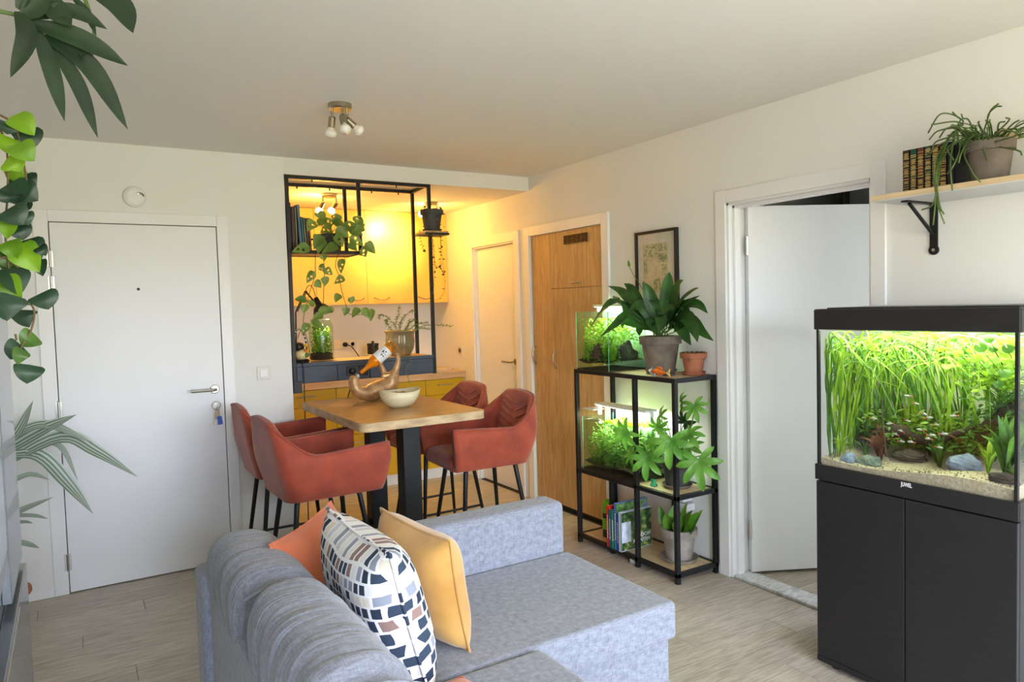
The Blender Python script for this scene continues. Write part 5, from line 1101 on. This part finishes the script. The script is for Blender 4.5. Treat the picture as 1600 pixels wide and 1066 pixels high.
for f_ in rst:
    X0 = 2.82; X1 = 2.70+rnd.uniform(-.03, .06); n_ = len(f_)
    pp = []
    for i, (a, b) in enumerate(f_):
        w_ = P(a, b, 0, X0+(X1-X0)*min(1, i/(n_-1)*1.3))
        if w_.z < 2.075 and w_.y > 1.385: w_ = P(a, b, 0, 2.735)
        if w_.z < 2.0: w_ = P(a, b, 0, 2.662)
        pp.append(w_-wloc(rp))
    pp[0] = V((rnd.uniform(-.04, .04), rnd.uniform(-.04, .04), .135))
    if pp[1].y > .05: pp.insert(1, V((-.085, .066, .20)))
    MB().tube(crom(pp, 20), .0027, 6).build('stem', 'leaf_rhip', rp, smooth=True)
for k in range(105):
    a = rnd.uniform(2.0, 6.28) if k % 2 else rnd.uniform(1.6, 3.6); r0 = rnd.uniform(0, .06); L_ = rnd.uniform(.05, .15); d = V((math.cos(a), math.sin(a), rnd.uniform(.1, .9))).normalized(); s0 = V((r0*math.cos(a), r0*math.sin(a), .135))
    d.y = min(d.y, max(.0, (.07-s0.y)/L_)); d.x = min(d.x, max(.0, (.115-s0.x)/L_))
    MB().tube(crom([s0, s0+d*L_*.6+V((0, 0, .012)), s0+d*L_+V((0, 0, -.01))], 7), .0019, 5).build('stem', 'leaf_rhip', rp, smooth=True)
MB().obox((.02, -.05, .165), (.004, .03, .06), Matrix.Rotation(-.9, 3, 'X')).build('plant_tag', 'oak_light', rp)
# ================================================================== BIG AQUARIUM
AX0, AX1, AY0, AY1 = 2.53, 2.962, 1.086, 1.811
mat('black_wood', rgb(30, 29, 31), .5, col2=rgb(24, 23, 25), scale=8, stretch=(1, 1, 12), bump=.04)
aq = thing('aquarium_cabinet', 'black two-door cabinet under the large aquarium', 'cabinet', (2.75, 1.45, 0))
bx('body', 'black_wood', aq, AX0+.018, AY0, .03, AX1, AY1, .766, .002)
for a, b in ((AY0, 1.449), (1.451, AY1)): bx('door', 'black_wood', aq, AX0, a+.001, .045, AX0+.017, b-.001, .762, .002)
bx('bottom_edge', 'black_wood', aq, AX0-.001, AY0, .022, AX0+.017, AY1, .044, .001)
for x in (AX0+.05, AX1-.06):
    for y_ in (AY0+.06, AY1-.06): MB().lathe([(.024, 0), (.026, .006), (.018, .012), (.018, .03)], (x, y_, 0), 18).build('foot', 'black_plastic', aq, world=True)
bt_ = thing('large_aquarium', 'large glass aquarium with black hood and trim, lit from above and densely planted', 'aquarium', (2.75, 1.45, .768))
G0, G1 = .80, 1.385
g_ = .008
ax0, ax1, ay0, ay1 = AX0+.008, AX1-.008, AY0+.006, AY1-.006
bx('pane', 'glass_clear', bt_, ax0, ay0, G0, ax0+g_, ay1, G1, 0); bx('pane', 'glass_clear', bt_, ax0+g_, ay0, G0, ax1, ay0+g_, G1, 0); bx('pane', 'glass_clear', bt_, ax0+g_, ay1-g_, G0, ax1, ay1, G1, 0)
mat('aq_backdrop', rgb(204, 208, 184), .7); bx('back_film', 'aq_backdrop', bt_, ax1-.002, ay0, G0, ax1, ay1, G1, 0)
bx('bottom', 'black_plastic', bt_, ax0, ay0, G0-.01, ax1, ay1, G0, 0)
def ring(n, z0, z1, o=.0, wd_=.02):
    MB().box(AX0-o, AY0-o, z0, AX0+wd_-.012, AY1+o, z1).box(AX1-wd_, AY0-o, z0, AX1, AY1+o, z1).box(AX0, AY0-o, z0, AX1-wd_, AY0+wd_-.012, z1).box(AX0, AY1-wd_+.012, z0, AX1-wd_, AY1+o, z1).build(n, 'black_wood', bt_, bevel=.002, world=True)
ring('bottom_trim', .768, .83, .003); ring('hood_frame', 1.37, 1.448, .003)
bx('hood_lid', 'black_wood', bt_, AX0, AY0, 1.44, AX1, AY1, 1.4505, .002)
for a, b in ((AY0+.02, 1.44), (1.46, AY1-.02)): bx('lid_flap', 'black_plastic', bt_, AX0+.05, a, 1.4505, AX1-.12, b, 1.455, .001)
bx('light_tray', 'lamp_white', bt_, AX1-.10, AY0+.1, 1.4505, AX1-.02, AY1-.02, 1.458, .002)
for a, b in ((AY0+.003, AY0+.014), (AY1-.014, AY1-.003)): bx('corner_post', 'black_plastic', bt_, AX0+.004, a, .83, AX0+.016, b, 1.37, .001)
for y_ in (1.25, 1.65): bx('light_bar', 'led', bt_, 2.60, y_-.12, 1.405, 2.66, y_+.12, 1.42, .002)
for k, x in enumerate((2.63, 2.80)):
    l = bpy.data.lights.new('aquarium_led', 'AREA'); l.shape = 'RECTANGLE'; l.size = .10; l.size_y = .62; l.energy = 2.6 if k == 0 else 1.9; l.color = (1, 1, .80)
    o = bpy.data.objects.new('aquarium_led', l); C.objects.link(o); o.parent = bt_; o.location = V((x, 1.45, 1.40))-wloc(bt_)
text_mesh('JUWEL', .021, 'label_white', bt_, V((AX0-.0036, P(1417, 758, 0, AX0).y, P(1417, 758, 0, AX0).z))-wloc(bt_), (PI/2, 0, -PI/2), squeeze=.62, bold=.0004)
MB().grid(lambda u, v: (ax0+g_+(ax1-ax0-2*g_)*u, ay0+g_+(ay1-ay0-2*g_)*v, 1.366), 2, 2).build('water_surface', 'water', bt_, world=True)
mat('sand', rgb(180, 171, 148), .95, col2=rgb(150, 140, 116), scale=120, bump=.4)
def sandz(u, v): return .868+.05*u+.018*math.sin(v*5+1)+.008*math.sin(u*9+v*4)-.02*(1-v)
nx_, ny_ = 16, 20
sx0, sx1, sy0, sy1 = ax0+g_+.001, ax1-.003, ay0+g_+.001, ay1-g_-.001
mb = MB().grid(lambda u, v: (sx0+(sx1-sx0)*u, sy0+(sy1-sy0)*v, sandz(u, v)), nx_, ny_)
base = len(mb.v); mb.add([(sx0, sy0+(sy1-sy0)*j/(ny_-1), sandz(0, j/(ny_-1))) for j in range(ny_)]+[(sx0, sy0+(sy1-sy0)*j/(ny_-1), G0) for j in range(ny_)], [(j, j+1, ny_+j+1, ny_+j) for j in range(ny_-1)])
mb.add([(sx0+(sx1-sx0)*j/(nx_-1), sy0, sandz(j/(nx_-1), 0)) for j in range(nx_)]+[(sx0+(sx1-sx0)*j/(nx_-1), sy0, G0) for j in range(nx_)], [(j, j+1, nx_+j+1, nx_+j) for j in range(nx_-1)])
tag(mb.build('sand_bed', 'sand', bt_, world=True), kind='stuff')
def sz_at(x, y_): return sandz((x-sx0)/(sx1-sx0), (y_-sy0)/(sy1-sy0))
pm = MB(); rnd = random.Random(70)
for k in range(260):
    x = sx0+.004+abs(rnd.gauss(0, .05)); y_ = rnd.uniform(sy0+.01, sy1-.01); r_ = rnd.uniform(.0015, .0045); z = sz_at(x, y_)
    pm.lathe([(0, -r_*.6), (r_, 0), (0, r_*.7)], (x, y_, z), 5)
tag(pm.build('gravel', 'rock_dark', bt_, world=True), kind='stuff')
abx = (ax0+.022, ax1-.018, ay0+.022, ay1-.022, 1.352)
def clampv(q):
    q.x = min(max(q.x, abx[0]), abx[1]); q.y = min(max(q.y, abx[2]), abx[3]); q.z = min(q.z, abx[4]); return q
def valli(cx, cy, n, seed, mt, label, bend=.42, wid=.0075):
    rr = random.Random(seed); t = thing('vallisneria', label, 'water plant', (cx, cy, sz_at(cx, cy)), group='ribbon plants in the large aquarium'); l = wloc(t)
    for k in range(n):
        x, y_ = cx+rr.uniform(-.03, .03), cy+rr.uniform(-.035, .035); z0 = sz_at(cx, cy); H_ = rr.uniform(.34, .50); d = V((rr.uniform(-1, .5), rr.uniform(-1, .9), 0)).normalized()
        B_ = rr.uniform(.02, .13); top_z = min(1.355-rr.uniform(0, .05), z0+H_)
        p = [V((x, y_, z0-.01)), V((x, y_, z0+H_*.35))+d*B_*.3, V((x, y_, z0+(top_z-z0)*.8))+d*B_]
        p.append(V((x, y_, top_z))+d*(B_+.04)); over = rr.uniform(.05, bend)
        p.append(V((x, y_, top_z-rr.uniform(0, .03)))+d*(B_+.05+over*.5)); p.append(V((x, y_, top_z-rr.uniform(.03, .26)))+d*(B_+.05+over))
        MB().ribbon([clampv(q)-l for q in p], strap, (-.8, rr.uniform(-.7, .3), rr.uniform(.3, .8)), .15, 16, wid*rr.uniform(.7, 1.25), 2, None, rr.uniform(-.7, .7)).build('leaf', mt, t, smooth=True)
VL = 'long ribbon plant clump curling at the surface of the large aquarium'
k = 0
for cx, cy, n, m_ in ((2.60, 1.782, 9, 'aq_green'), (2.64, 1.785, 9, 'aq_lime'), (2.70, 1.785, 10, 'aq_green'), (2.76, 1.785, 10, 'aq_lime'), (2.84, 1.785, 10, 'aq_green'), (2.92, 1.775, 10, 'aq_lime'), (2.66, 1.77, 12, 'aq_lime'), (2.72, 1.74, 12, 'aq_green'), (2.80, 1.77, 12, 'aq_lime'), (2.78, 1.68, 12, 'aq_green'), (2.86, 1.72, 11, 'aq_lime'), (2.84, 1.60, 12, 'aq_lime'), (2.90, 1.66, 9, 'aq_green'), (2.82, 1.51, 12, 'aq_green'), (2.90, 1.55, 10, 'aq_lime'), (2.80, 1.42, 11, 'aq_lime'), (2.90, 1.44, 10, 'aq_green'), (2.86, 1.34, 10, 'aq_lime'), (2.92, 1.30, 8, 'aq_green')):
    valli(cx, cy, n, 100+k, m_, VL); k += 1
rr = random.Random(77); fl_t = thing('looping_plant', 'long ribbon leaves looping just under the surface of the large aquarium', 'water plant', (2.7, 1.5, 1.33)); l_ = wloc(fl_t)
for k in range(34):
    c = V((rr.uniform(2.57, 2.85), rr.uniform(1.25, 1.78), rr.uniform(1.22, 1.345))); d = V((rr.uniform(-.4, .4), rr.uniform(-1, 1), 0)).normalized(); L_ = rr.uniform(.08, .22); dr = rr.uniform(.03, .16)
    MB().ribbon([clampv(q)-l_ for q in (c-d*L_*.5+V((0, 0, -dr*.3)), c+V((0, 0, .03)), c+d*L_*.5, c+d*L_*.85+V((0, 0, -dr*.5)), c+d*L_+V((0, 0, -dr)))], strap, (-.6, rr.uniform(-.5, .5), 1), .15, 16, .0075, 2, None, rr.uniform(-.8, .8)).build('leaf', rr.choice(('aq_lime', 'aq_green', 'aq_lime')), fl_t, smooth=True)
# the grass tuft at the front, sword plant at the front corner, broad round leaves, dark crypts, moss wood
def fan_plant(name, label, mt, cx, cy, n, L0, L1, wid, seed, up=.9, group=None, shape=lance, z=None):
    rr = random.Random(seed); z0 = sz_at(cx, cy) if z is None else z; t = thing(name, label, 'water plant', (cx, cy, z0), group=group); l = wloc(t)
    for k in range(n):
        a = rr.uniform(0, 6.28); L_ = rr.uniform(L0, L1); d = V((math.cos(a), math.sin(a), 0)); s_ = rr.uniform(.2, 1)
        p = [V((cx, cy, z0-.005)), V((cx, cy, z0+L_*.6*up))+d*L_*.22*s_, V((cx, cy, z0+L_*up*(.75+.25*(1-s_))))+d*L_*.55*s_]
        MB().ribbon([clampv(q)-l for q in p], shape, V((-d.x*.6-.4, -d.y*.6, .8)), .25, 9, wid*rr.uniform(.8, 1.2), 2).build('leaf', mt, t, smooth=True)
    return t
fan_plant('grass_plant', 'bright grass tuft in the front corner beside the blue stone of the large aquarium', 'aq_lime', 2.60, 1.755, 26, .07, .13, .0075, 201)
fan_plant('grass_plant', 'darker grass tuft behind the green grey stone of the large aquarium', 'aq_moss', 2.66, 1.68, 22, .05, .10, .007, 202)
sword = fan_plant('sword_plant', 'large sword plant with broad upright leaves at the front corner of the large aquarium', 'aq_green', 2.61, 1.155, 20, .14, .25, .026, 203, 1.0)
fan_plant('sword_plant', 'light green sword plant beside the large sword plant in the aquarium', 'aq_lime', 2.64, 1.225, 14, .08, .16, .018, 204)
fan_plant('moss_plant', 'bushy moss at the foot of the sword plant in the aquarium', 'aq_moss', 2.60, 1.135, 40, .03, .08, .008, 205)
for j, (cx, cy) in enumerate(((2.72, 1.635), (2.70, 1.70), (2.76, 1.48), (2.74, 1.34), (2.72, 1.44), (2.78, 1.27), (2.66, 1.62), (2.68, 1.405), (2.74, 1.74))):
    fan_plant('crypt_plant', 'dark leaved low plant on the wood of the large aquarium', 'aq_dark' if j % 3 else 'aq_red', cx, cy, 14, .08, .17, .022, 210+j, .85, 'dark low plants in the large aquarium')
rl = thing('lily_plant', 'floating plant with round pale leaves in the upper corner of the large aquarium', 'water plant', (2.85, 1.185, sz_at(2.85, 1.185)))
rnd = random.Random(9)
def round_leaf(par, c, r_, nrm, mt):
    nrm = V(nrm).normalized(); m = nrm.to_track_quat('Z', 'Y').to_matrix(); n = 14
    vs = [V(c)]+[V(c)+m @ V((r_*math.cos(2*PI*j/n), r_*math.sin(2*PI*j/n)*.85, .004*math.cos(4*PI*j/n))) for j in range(n)]
    return MB().add(vs, [(0, 1+j, 1+(j+1) % n) for j in range(n) if j != 4]).build('leaf', mt, par, smooth=True)
for px_, py_, r_ in ((1497, 552, .016), (1480, 572, .018), (1532, 543, .02), (1548, 580, .014), (1558, 562, .018), (1570, 583, .02), (1525, 560, .018), (1508, 535, .014), (1575, 545, .018), (1545, 530, .016), (1580, 565, .014), (1515, 590, .014), (1490, 530, .012), (1565, 530, .018), (1535, 600, .015), (1510, 565, .013), (1470, 545, .013), (1552, 545, .015), (1583, 535, .015), (1560, 600, .016)):
    x_ = rnd.uniform(2.58, 2.70); c = clampv(P(px_, py_, 0, x_)); l = wloc(rl); nrm = (V((-1, -.6, .5))+V((rnd.uniform(-.5, .5),)*3))
    round_leaf(rl, c-l, r_, nrm, 'aq_lime' if rnd.random() < .6 else 'aq_green')
    MB().tube(crom([c-l, (c-l)*.5+V((.02, 0, .05)), V((rnd.uniform(-.03, .03), rnd.uniform(-.05, .05), 0))], 8), .0012, 5).build('stalk', 'aq_green', rl, smooth=True)
bush('stem_plant', 'dense bush of small bright leaves in the back corner of the large aquarium', 'aq_lime', 2.66, 2.92, 1.11, 1.33, 1.17, .06, .18, 90, .03, 301, abx, 10)
bush('stem_plant', 'green bush below the bright leaves in the back corner of the large aquarium', 'aq_green', 2.70, 2.95, 1.11, 1.32, .93, .10, .28, 110, .032, 302, abx, 12)
bush('moss_bush', 'mossy foliage in the middle of the large aquarium', 'aq_moss', 2.70, 2.92, 1.30, 1.77, .915, .05, .15, 190, .026, 303, abx, 10)
mat('driftwood', rgb(66, 50, 34), .9, col2=rgb(40, 32, 24), scale=14, bump=.6)
def driftwood(label, pts, r_):
    t = thing('driftwood', label, 'driftwood', tuple(pts[0])); l = wloc(t)
    MB().tube(crom([V(p)-l for p in pts], 16), [r_*(1.0-.04*i)*(1+.15*math.sin(i*1.7)) for i in range(len(crom([V(p) for p in pts], 16)))], 9).build('branch', 'driftwood', t, smooth=True)
driftwood('thick dark driftwood lying across the middle of the large aquarium', [(2.70, 1.72, .91), (2.73, 1.60, .97), (2.72, 1.48, .95), (2.76, 1.34, 1.0), (2.70, 1.22, 1.06)], .030)
driftwood('dark driftwood branch rising in the back corner of the large aquarium', [(2.80, 1.36, .92), (2.78, 1.28, 1.02), (2.74, 1.2, 1.10), (2.68, 1.13, 1.12)], .035)
driftwood('thin upright brown stalk near the front of the large aquarium', [(2.62, P(1385, 735, 0, 2.62).y, .885), (2.63, P(1380, 680, 0, 2.63).y, 1.0), (2.66, P(1378, 620, 0, 2.66).y, 1.1)], .0045)
def rk_at(lb, mt, px_, py_, X_, r_, sd_, sq):
    q = P(px_, py_, 0, X_); rock('aquarium_rock', lb, mt, (X_, q.y, sz_at(X_, q.y)+r_*.25), r_, sd_, sq=sq)
rk_at('pale blue stone on the sand at the front of the large aquarium', 'rock_blue', 1326, 715, 2.585, .026, 31, (.8, 1, 1.05))
rk_at('green grey stone beside the blue one in the large aquarium', 'rock_green', 1358, 712, 2.61, .030, 32, (.9, 1.5, .9))
rk_at('blue grey stone below the sword plants in the large aquarium', 'rock_blue', 1505, 690, 2.68, .04, 33, (.9, 1.5, 1.0))
rk_at('dark stone in the front corner by the bottom trim of the aquarium', 'rock_dark', 1565, 765, 2.578, .026, 34, (.7, 1.8, .8))
rk_at('flat dark stone in the middle of the large aquarium', 'rock_dark', 1420, 712, 2.72, .04, 35, (1, 1.6, .7))
mat('fish_silver', rgb(190, 196, 186), .25, metal=.3, col2=rgb(150, 160, 150), scale=40); mat('fish_fin_red', rgb(206, 84, 70), .4)
fish_me = {}
def tetra():
    def b_(u, v):
        a = 2*PI*v; r_ = math.sin(PI*u)**.7*(1-.45*u) if 0 < u < 1 else 0
        return (-.016+.026*u, .0022*r_*math.cos(a), .0050*r_*math.sin(a))
    return [('body', MB().grid(b_, 12, 10, cv=True), 'fish_silver'), ('tail_fin', MB().prism([(.008, -.0003, 0), (.017, -.0003, .005), (.014, -.0003, 0), (.017, -.0003, -.005)], (0, .0006, 0)), 'fish_fin_red'),
            ('dorsal_fin', MB().prism([(-.003, -.0003, .0042), (.001, -.0003, .0085), (.004, -.0003, .003)], (0, .0006, 0)), 'fish_silver')]
proto = None; rnd = random.Random(44)
for px_, py_, fl_ in ((1419, 619, 0), (1431, 631, 1), (1443, 647, 1), (1451, 653, 1), (1364, 654, 1), (1391, 662, 0), (1418, 658, 1), (1408, 674, 0), (1400, 679, 0), (1455, 680, 1), (1451, 686, 0), (1474, 678, 1), (1491, 650, 0), (1408, 690, 1), (1424, 691, 0), (1467, 699, 1), (1438, 672, 0), (1462, 664, 1)):
    X_ = rnd.uniform(2.58, 2.66); q = P(px_, py_, 0, X_)
    if proto is None:
        proto = thing('tetra_fish', '', 'fish')
        for nm, m_, mt in tetra(): m_.build(nm, mt, proto, smooth=(nm == 'body'))
        f_ = proto
    else: f_ = copy_tree(proto)
    f_.location = q; f_.rotation_euler = (0, rnd.uniform(-.15, .15), (PI/2 if fl_ else -PI/2)+rnd.uniform(-.3, .3))
    f_['label'] = 'small silver fish with a red tail swimming in the large aquarium'; f_['group'] = 'silver fish in the large aquarium'
# ================================================================== TALL CABINET ON THE LEFT
CX, CY1 = -.13, 2.2
mat('grey_gloss', rgb(92, 97, 106), .25, spec=.6, coat=.4)
mat('grey_glass', rgb(120, 134, 146), .08, spec=.9)
cb_ = thing('tall_cabinet', 'tall glossy grey cabinet at the edge beside the trailing plants', 'cabinet', (-.38, 1.7, 0))
bx('body', 'grey_gloss', cb_, XL+.01, 1.05, .0, CX-.02, CY1, 1.74, .003)
bx('top_board', 'grey_gloss', cb_, XL+.005, 1.04, 1.74, CX, CY1+.004, 1.765, .003)
bx('stile', 'grey_gloss', cb_, CX-.02, 1.83, .9, CX-.002, CY1, 1.74, .002)
d_ = bx('glass_door', 'grey_gloss', cb_, CX-.02, 1.06, .985, CX-.004, 1.826, 1.735, .002)
bx('pane', 'grey_glass', d_, CX-.006, 1.12, 1.03, CX-.002, 1.79, 1.69, 0)
for z0, z1 in ((.60, .88), (.31, .597), (.03, .307)): dr = bx('drawer', 'grey_gloss', cb_, CX-.02, 1.06, z0, CX+.006, CY1-.003, z1, .003); bx('pull_edge', 'steel', dr, CX+.005, 1.3, z1-.02, CX+.0075, 1.9, z1-.012, .001)
# ---- trailing two-tone vine on the cabinet
ph = thing('trailing_vine', 'trailing vine with heart leaves in dark green and lime over the tall grey cabinet', 'plant', (-.30, 1.98, 1.765))
pot(ph, .075, .10, .16, 'clay_dark', 0, .035)
rnd = random.Random(17)
DV = 1.74
vl = [((18, 182), (54, 212), .05, 'leaf_lime'), ((36, 196), (46, 238), .055, 'leaf_dark'), ((24, 226), (54, 252), .05, 'leaf_lime'), ((-4, 212), (9, 240), .05, 'leaf_lime'), ((6, 250), (32, 268), .045, 'leaf_lime'), ((6, 276), (44, 270), .04, 'leaf_lime'), ((28, 276), (56, 302), .055, 'leaf_dark'), ((30, 296), (60, 314), .05, 'leaf_dark'), ((-4, 290), (26, 320), .065, 'leaf_dark'), ((30, 312), (42, 330), .04, 'leaf_dark'), ((10, 328), (36, 352), .055, 'leaf_dark'), ((30, 336), (45, 352), .04, 'leaf_dark'), ((22, 352), (36, 376), .045, 'leaf_dark'), ((2, 336), (10, 374), .04, 'leaf_lime'), ((14, 376), (24, 408), .04, 'leaf_lime'), ((36, 376), (62, 412), .06, 'leaf_dark'), ((28, 382), (62, 426), .055, 'leaf_lime'), ((60, 386), (72, 400), .025, 'leaf_dark'), ((60, 406), (67, 432), .03, 'leaf_dark'), ((17, 408), (30, 440), .04, 'leaf_mid'), ((0, 420), (32, 462), .065, 'leaf_dark'), ((-4, 428), (32, 478), .04, 'leaf_lime'), ((0, 458), (4, 502), .07, 'leaf_dark'), ((60, 460), (76, 484), .055, 'leaf_dark'), ((32, 484), (46, 512), .05, 'leaf_dark'), ((56, 524), (34, 542), .042, 'leaf_mid'), ((34, 540), (16, 562), .045, 'leaf_dark'), ((36, 546), (28, 570), .03, 'leaf_mid'), ((46, 570), (42, 600), .05, 'leaf_dark'), ((-6, 190), (8, 210), .05, 'leaf_dark'), ((10, 300), (-6, 318), .05, 'leaf_dark'), ((4, 392), (-6, 420), .05, 'leaf_mid')]
for a, b, wd_, mt in vl:
    d0 = DV+rnd.uniform(-.03, .05)
    a = (max(a[0], 9), a[1]); b = (max(b[0], 11), b[1])
    px_leaf(ph, 'leaf', [a, ((a[0]+b[0])/2+rnd.uniform(-3, 3), (a[1]+b[1])/2-2), b], [d0, d0-.01, d0-.005], wd_*1.1, mt, heart, .25, 9, 4, None, (rnd.uniform(-.5, .7), 0, rnd.uniform(-.2, .7)))
for vn in ([(-12, 175), (10, 185), (25, 200), (38, 260), (42, 300), (36, 340), (30, 370), (32, 410)], [(-10, 180), (10, 230), (12, 300), (8, 360), (14, 420), (14, 455)], [(14, 455), (30, 475), (48, 476), (54, 490), (50, 512), (44, 525), (32, 545), (30, 560)], [(-4, 405), (14, 402), (28, 418), (36, 400)], [(26, 532), (24, 522)], [(30, 562), (31, 572), (44, 575)]):
    MB().tube(crom([P(a, b, 1, DV+.015)-wloc(ph) for a, b in vn], 22), .0022, 6).build('vine', 'stem_brown', ph, smooth=True)
q0 = P(-12, 175, 1, DV+.015)-wloc(ph)
for s_ in range(3): MB().tube(crom([V((.03*s_-.03, .02, .14)), V((.04, .03, .19-.01*s_)), q0+V((0, 0, -.03*s_))], 10), .0025, 6).build('vine', 'stem_brown', ph, smooth=True)
# ---- big lobed plant hanging in from above
pl_ = thing('split_leaf_plant', 'dark green plant with long finger leaflets above the trailing vine', 'plant', (-.34, 1.55, 1.765))
pot(pl_, .09, .12, .19, 'clay_grey', 0, .04)
DP = 1.70
def leaflet(a, m_, b, wd_, da=0, mt='leaf_palm'):
    px_leaf(pl_, 'leaflet', [a, m_, b], [DP+da, DP+da*.5-.01, DP-.02], wd_*.82, mt, rib_w(.35, .45), .28, 12, 4, None, (0, 0, .5))
for a, m_, b, wd_ in (((48, 36), (125, 62), (200, 103), .052), ((70, 55), (140, 105), (200, 203), .05), ((75, 62), (120, 130), (153, 216), .036), ((57, 45), (80, 110), (101, 190), .038), ((28, 18), (42, 60), (16, 122), .044), ((40, 28), (110, 18), (168, 46), .040), ((64, -14), (90, 20), (112, 42), .055), ((132, -22), (185, 8), (208, 52), .062), ((36, 26), (58, 10), (80, -6), .05), ((112, -6), (135, 20), (150, 55), .02), ((28, 14), (38, -6), (40, -24), .03), ((112, 40), (125, 70), (128, 90), .022)):
    leaflet(a, m_, b, wd_)
for vn in ([(-25, 14), (10, 20), (38, 28), (60, 48), (80, 66)], [(20, -30), (60, -22), (100, -20), (135, -20)], [(128, -15), (146, 40), (146, 78), (136, 92)]):
    MB().tube(crom([P(a, b, 1, DP+.01)-wloc(pl_) for a, b in vn], 14), .004, 6).build('stalk', 'stem_green', pl_, smooth=True)
q1, q2 = P(-25, 14, 1, DP+.01)-wloc(pl_), P(20, -30, 1, DP+.01)-wloc(pl_)
MB().tube(crom([V((.02, .0, .16)), V((.05, .05, .3)), q1], 10), .0045, 6).build('stalk', 'stem_green', pl_, smooth=True)
MB().tube(crom([V((.0, .02, .16)), V((.05, .05, .38)), q2], 10), .0045, 6).build('stalk', 'stem_green', pl_, smooth=True)
# ---- striped dracaena on the floor behind the cabinet
dr_ = thing('dracaena', 'dracaena with long pale striped leaves in a terracotta pot by the entrance door', 'plant', (-.47, 4.30, 0))
pot(dr_, .10, .135, .25, 'terracotta', .0, .045); saucer(dr_, .15, 'terracotta', 0, .025)
def stripes(name, c1, c2):
    m = mat(name, rgb(*c1), .45, trans=.1); n = m.node_tree.nodes; L = m.node_tree.links; at = n.new('ShaderNodeUVMap')
    sp_ = n.new('ShaderNodeSeparateXYZ'); wv = n.new('ShaderNodeMath'); wv.operation = 'SINE'; mu = n.new('ShaderNodeMath'); mu.operation = 'MULTIPLY'; mu.inputs[1].default_value = 26
    r = n.new('ShaderNodeValToRGB'); r.color_ramp.elements[0].position = .3; r.color_ramp.elements[1].position = .7; r.color_ramp.elements[0].color = rgb(*c1); r.color_ramp.elements[1].color = rgb(*c2)
    ad = n.new('ShaderNodeMath'); ad.operation = 'MULTIPLY_ADD'; ad.inputs[1].default_value = .5; ad.inputs[2].default_value = .5
    L.new(at.outputs[0], sp_.inputs[0]); L.new(sp_.outputs['X'], mu.inputs[0]); L.new(mu.outputs[0], wv.inputs[0]); L.new(wv.outputs[0], ad.inputs[0]); L.new(ad.outputs[0], r.inputs[0]); L.new(r.outputs[0], n['Principled BSDF'].inputs['Base Color'])
stripes('leaf_stripe', (104, 124, 104), (188, 198, 186))
def striped(pts, ys, wd_, tilt=(0, 0, .7)):
    o = px_leaf(dr_, 'leaf', pts, ys, wd_, 'leaf_stripe', rib_w(.45, .35), .3, 16, 6, None, tilt)
    uv = o.data.uv_layers.new(name='UVMap'); n = len(o.data.vertices)//7
    for lp in o.data.loops: uv.data[lp.index].uv = ((lp.vertex_index % 7)/6, (lp.vertex_index//7)/max(1, n-1))
yy = 4.12
for pts, wd_ in (([(5, 700), (30, 672), (52, 626)], .05), ([(5, 708), (60, 676), (120, 648)], .075), ([(5, 690), (70, 664), (146, 692)], .05), ([(0, 728), (95, 684), (150, 706), (216, 746)], .075), ([(5, 712), (60, 712), (105, 755), (146, 804)], .075), ([(5, 760), (45, 742), (78, 750)], .03), ([(0, 812), (40, 795), (84, 777)], .035), ([(5, 806), (50, 806), (76, 811)], .022), ([(5, 820), (35, 816), (52, 818)], .02), ([(0, 842), (40, 850), (62, 857)], .03), ([(60, 690), (96, 700), (122, 752)], .028), ([(-10, 700), (-30, 660), (-60, 640)], .07), ([(-10, 720), (-50, 700), (-90, 730)], .07)):
    striped(pts, [yy+.02]+[yy]*(len(pts)-2)+[yy-.05], wd_)
MB().tube(crom([V((0, 0, .2)), V((.02, 0, .5)), P(-5, 705, 1, yy)-wloc(dr_), P(0, 690, 1, yy)-wloc(dr_)], 14), [.02]*20 if False else .018, 10).build('trunk', 'stem_brown', dr_, smooth=True)
MB().tube(crom([V((.03, .02, .2)), V((.05, 0, .4)), P(0, 815, 1, yy)-wloc(dr_)], 10), .012, 8).build('trunk', 'stem_brown', dr_, smooth=True)
wk = thing('rim_stand_in', 'round orange top on legs, added in place of the terracotta pot rim by the baseboard', 'stool', (-.32, 4.09, 0))  # added round top on legs, stands in for the dracaena pot rim
MB().lathe([(0, .20), (.10, .20), (.105, .208), (.105, .226), (.10, .234), (0, .234)], (0, 0, 0), 32).build('seat', 'terracotta', wk)
for k in range(3): a = k*2.1+.4; MB().tube([(.06*math.cos(a), .06*math.sin(a), .2), (.085*math.cos(a), .085*math.sin(a), 0)], .011, 10).build('leg', 'oak', wk)
sc.cycles.transparent_max_bounces = 24
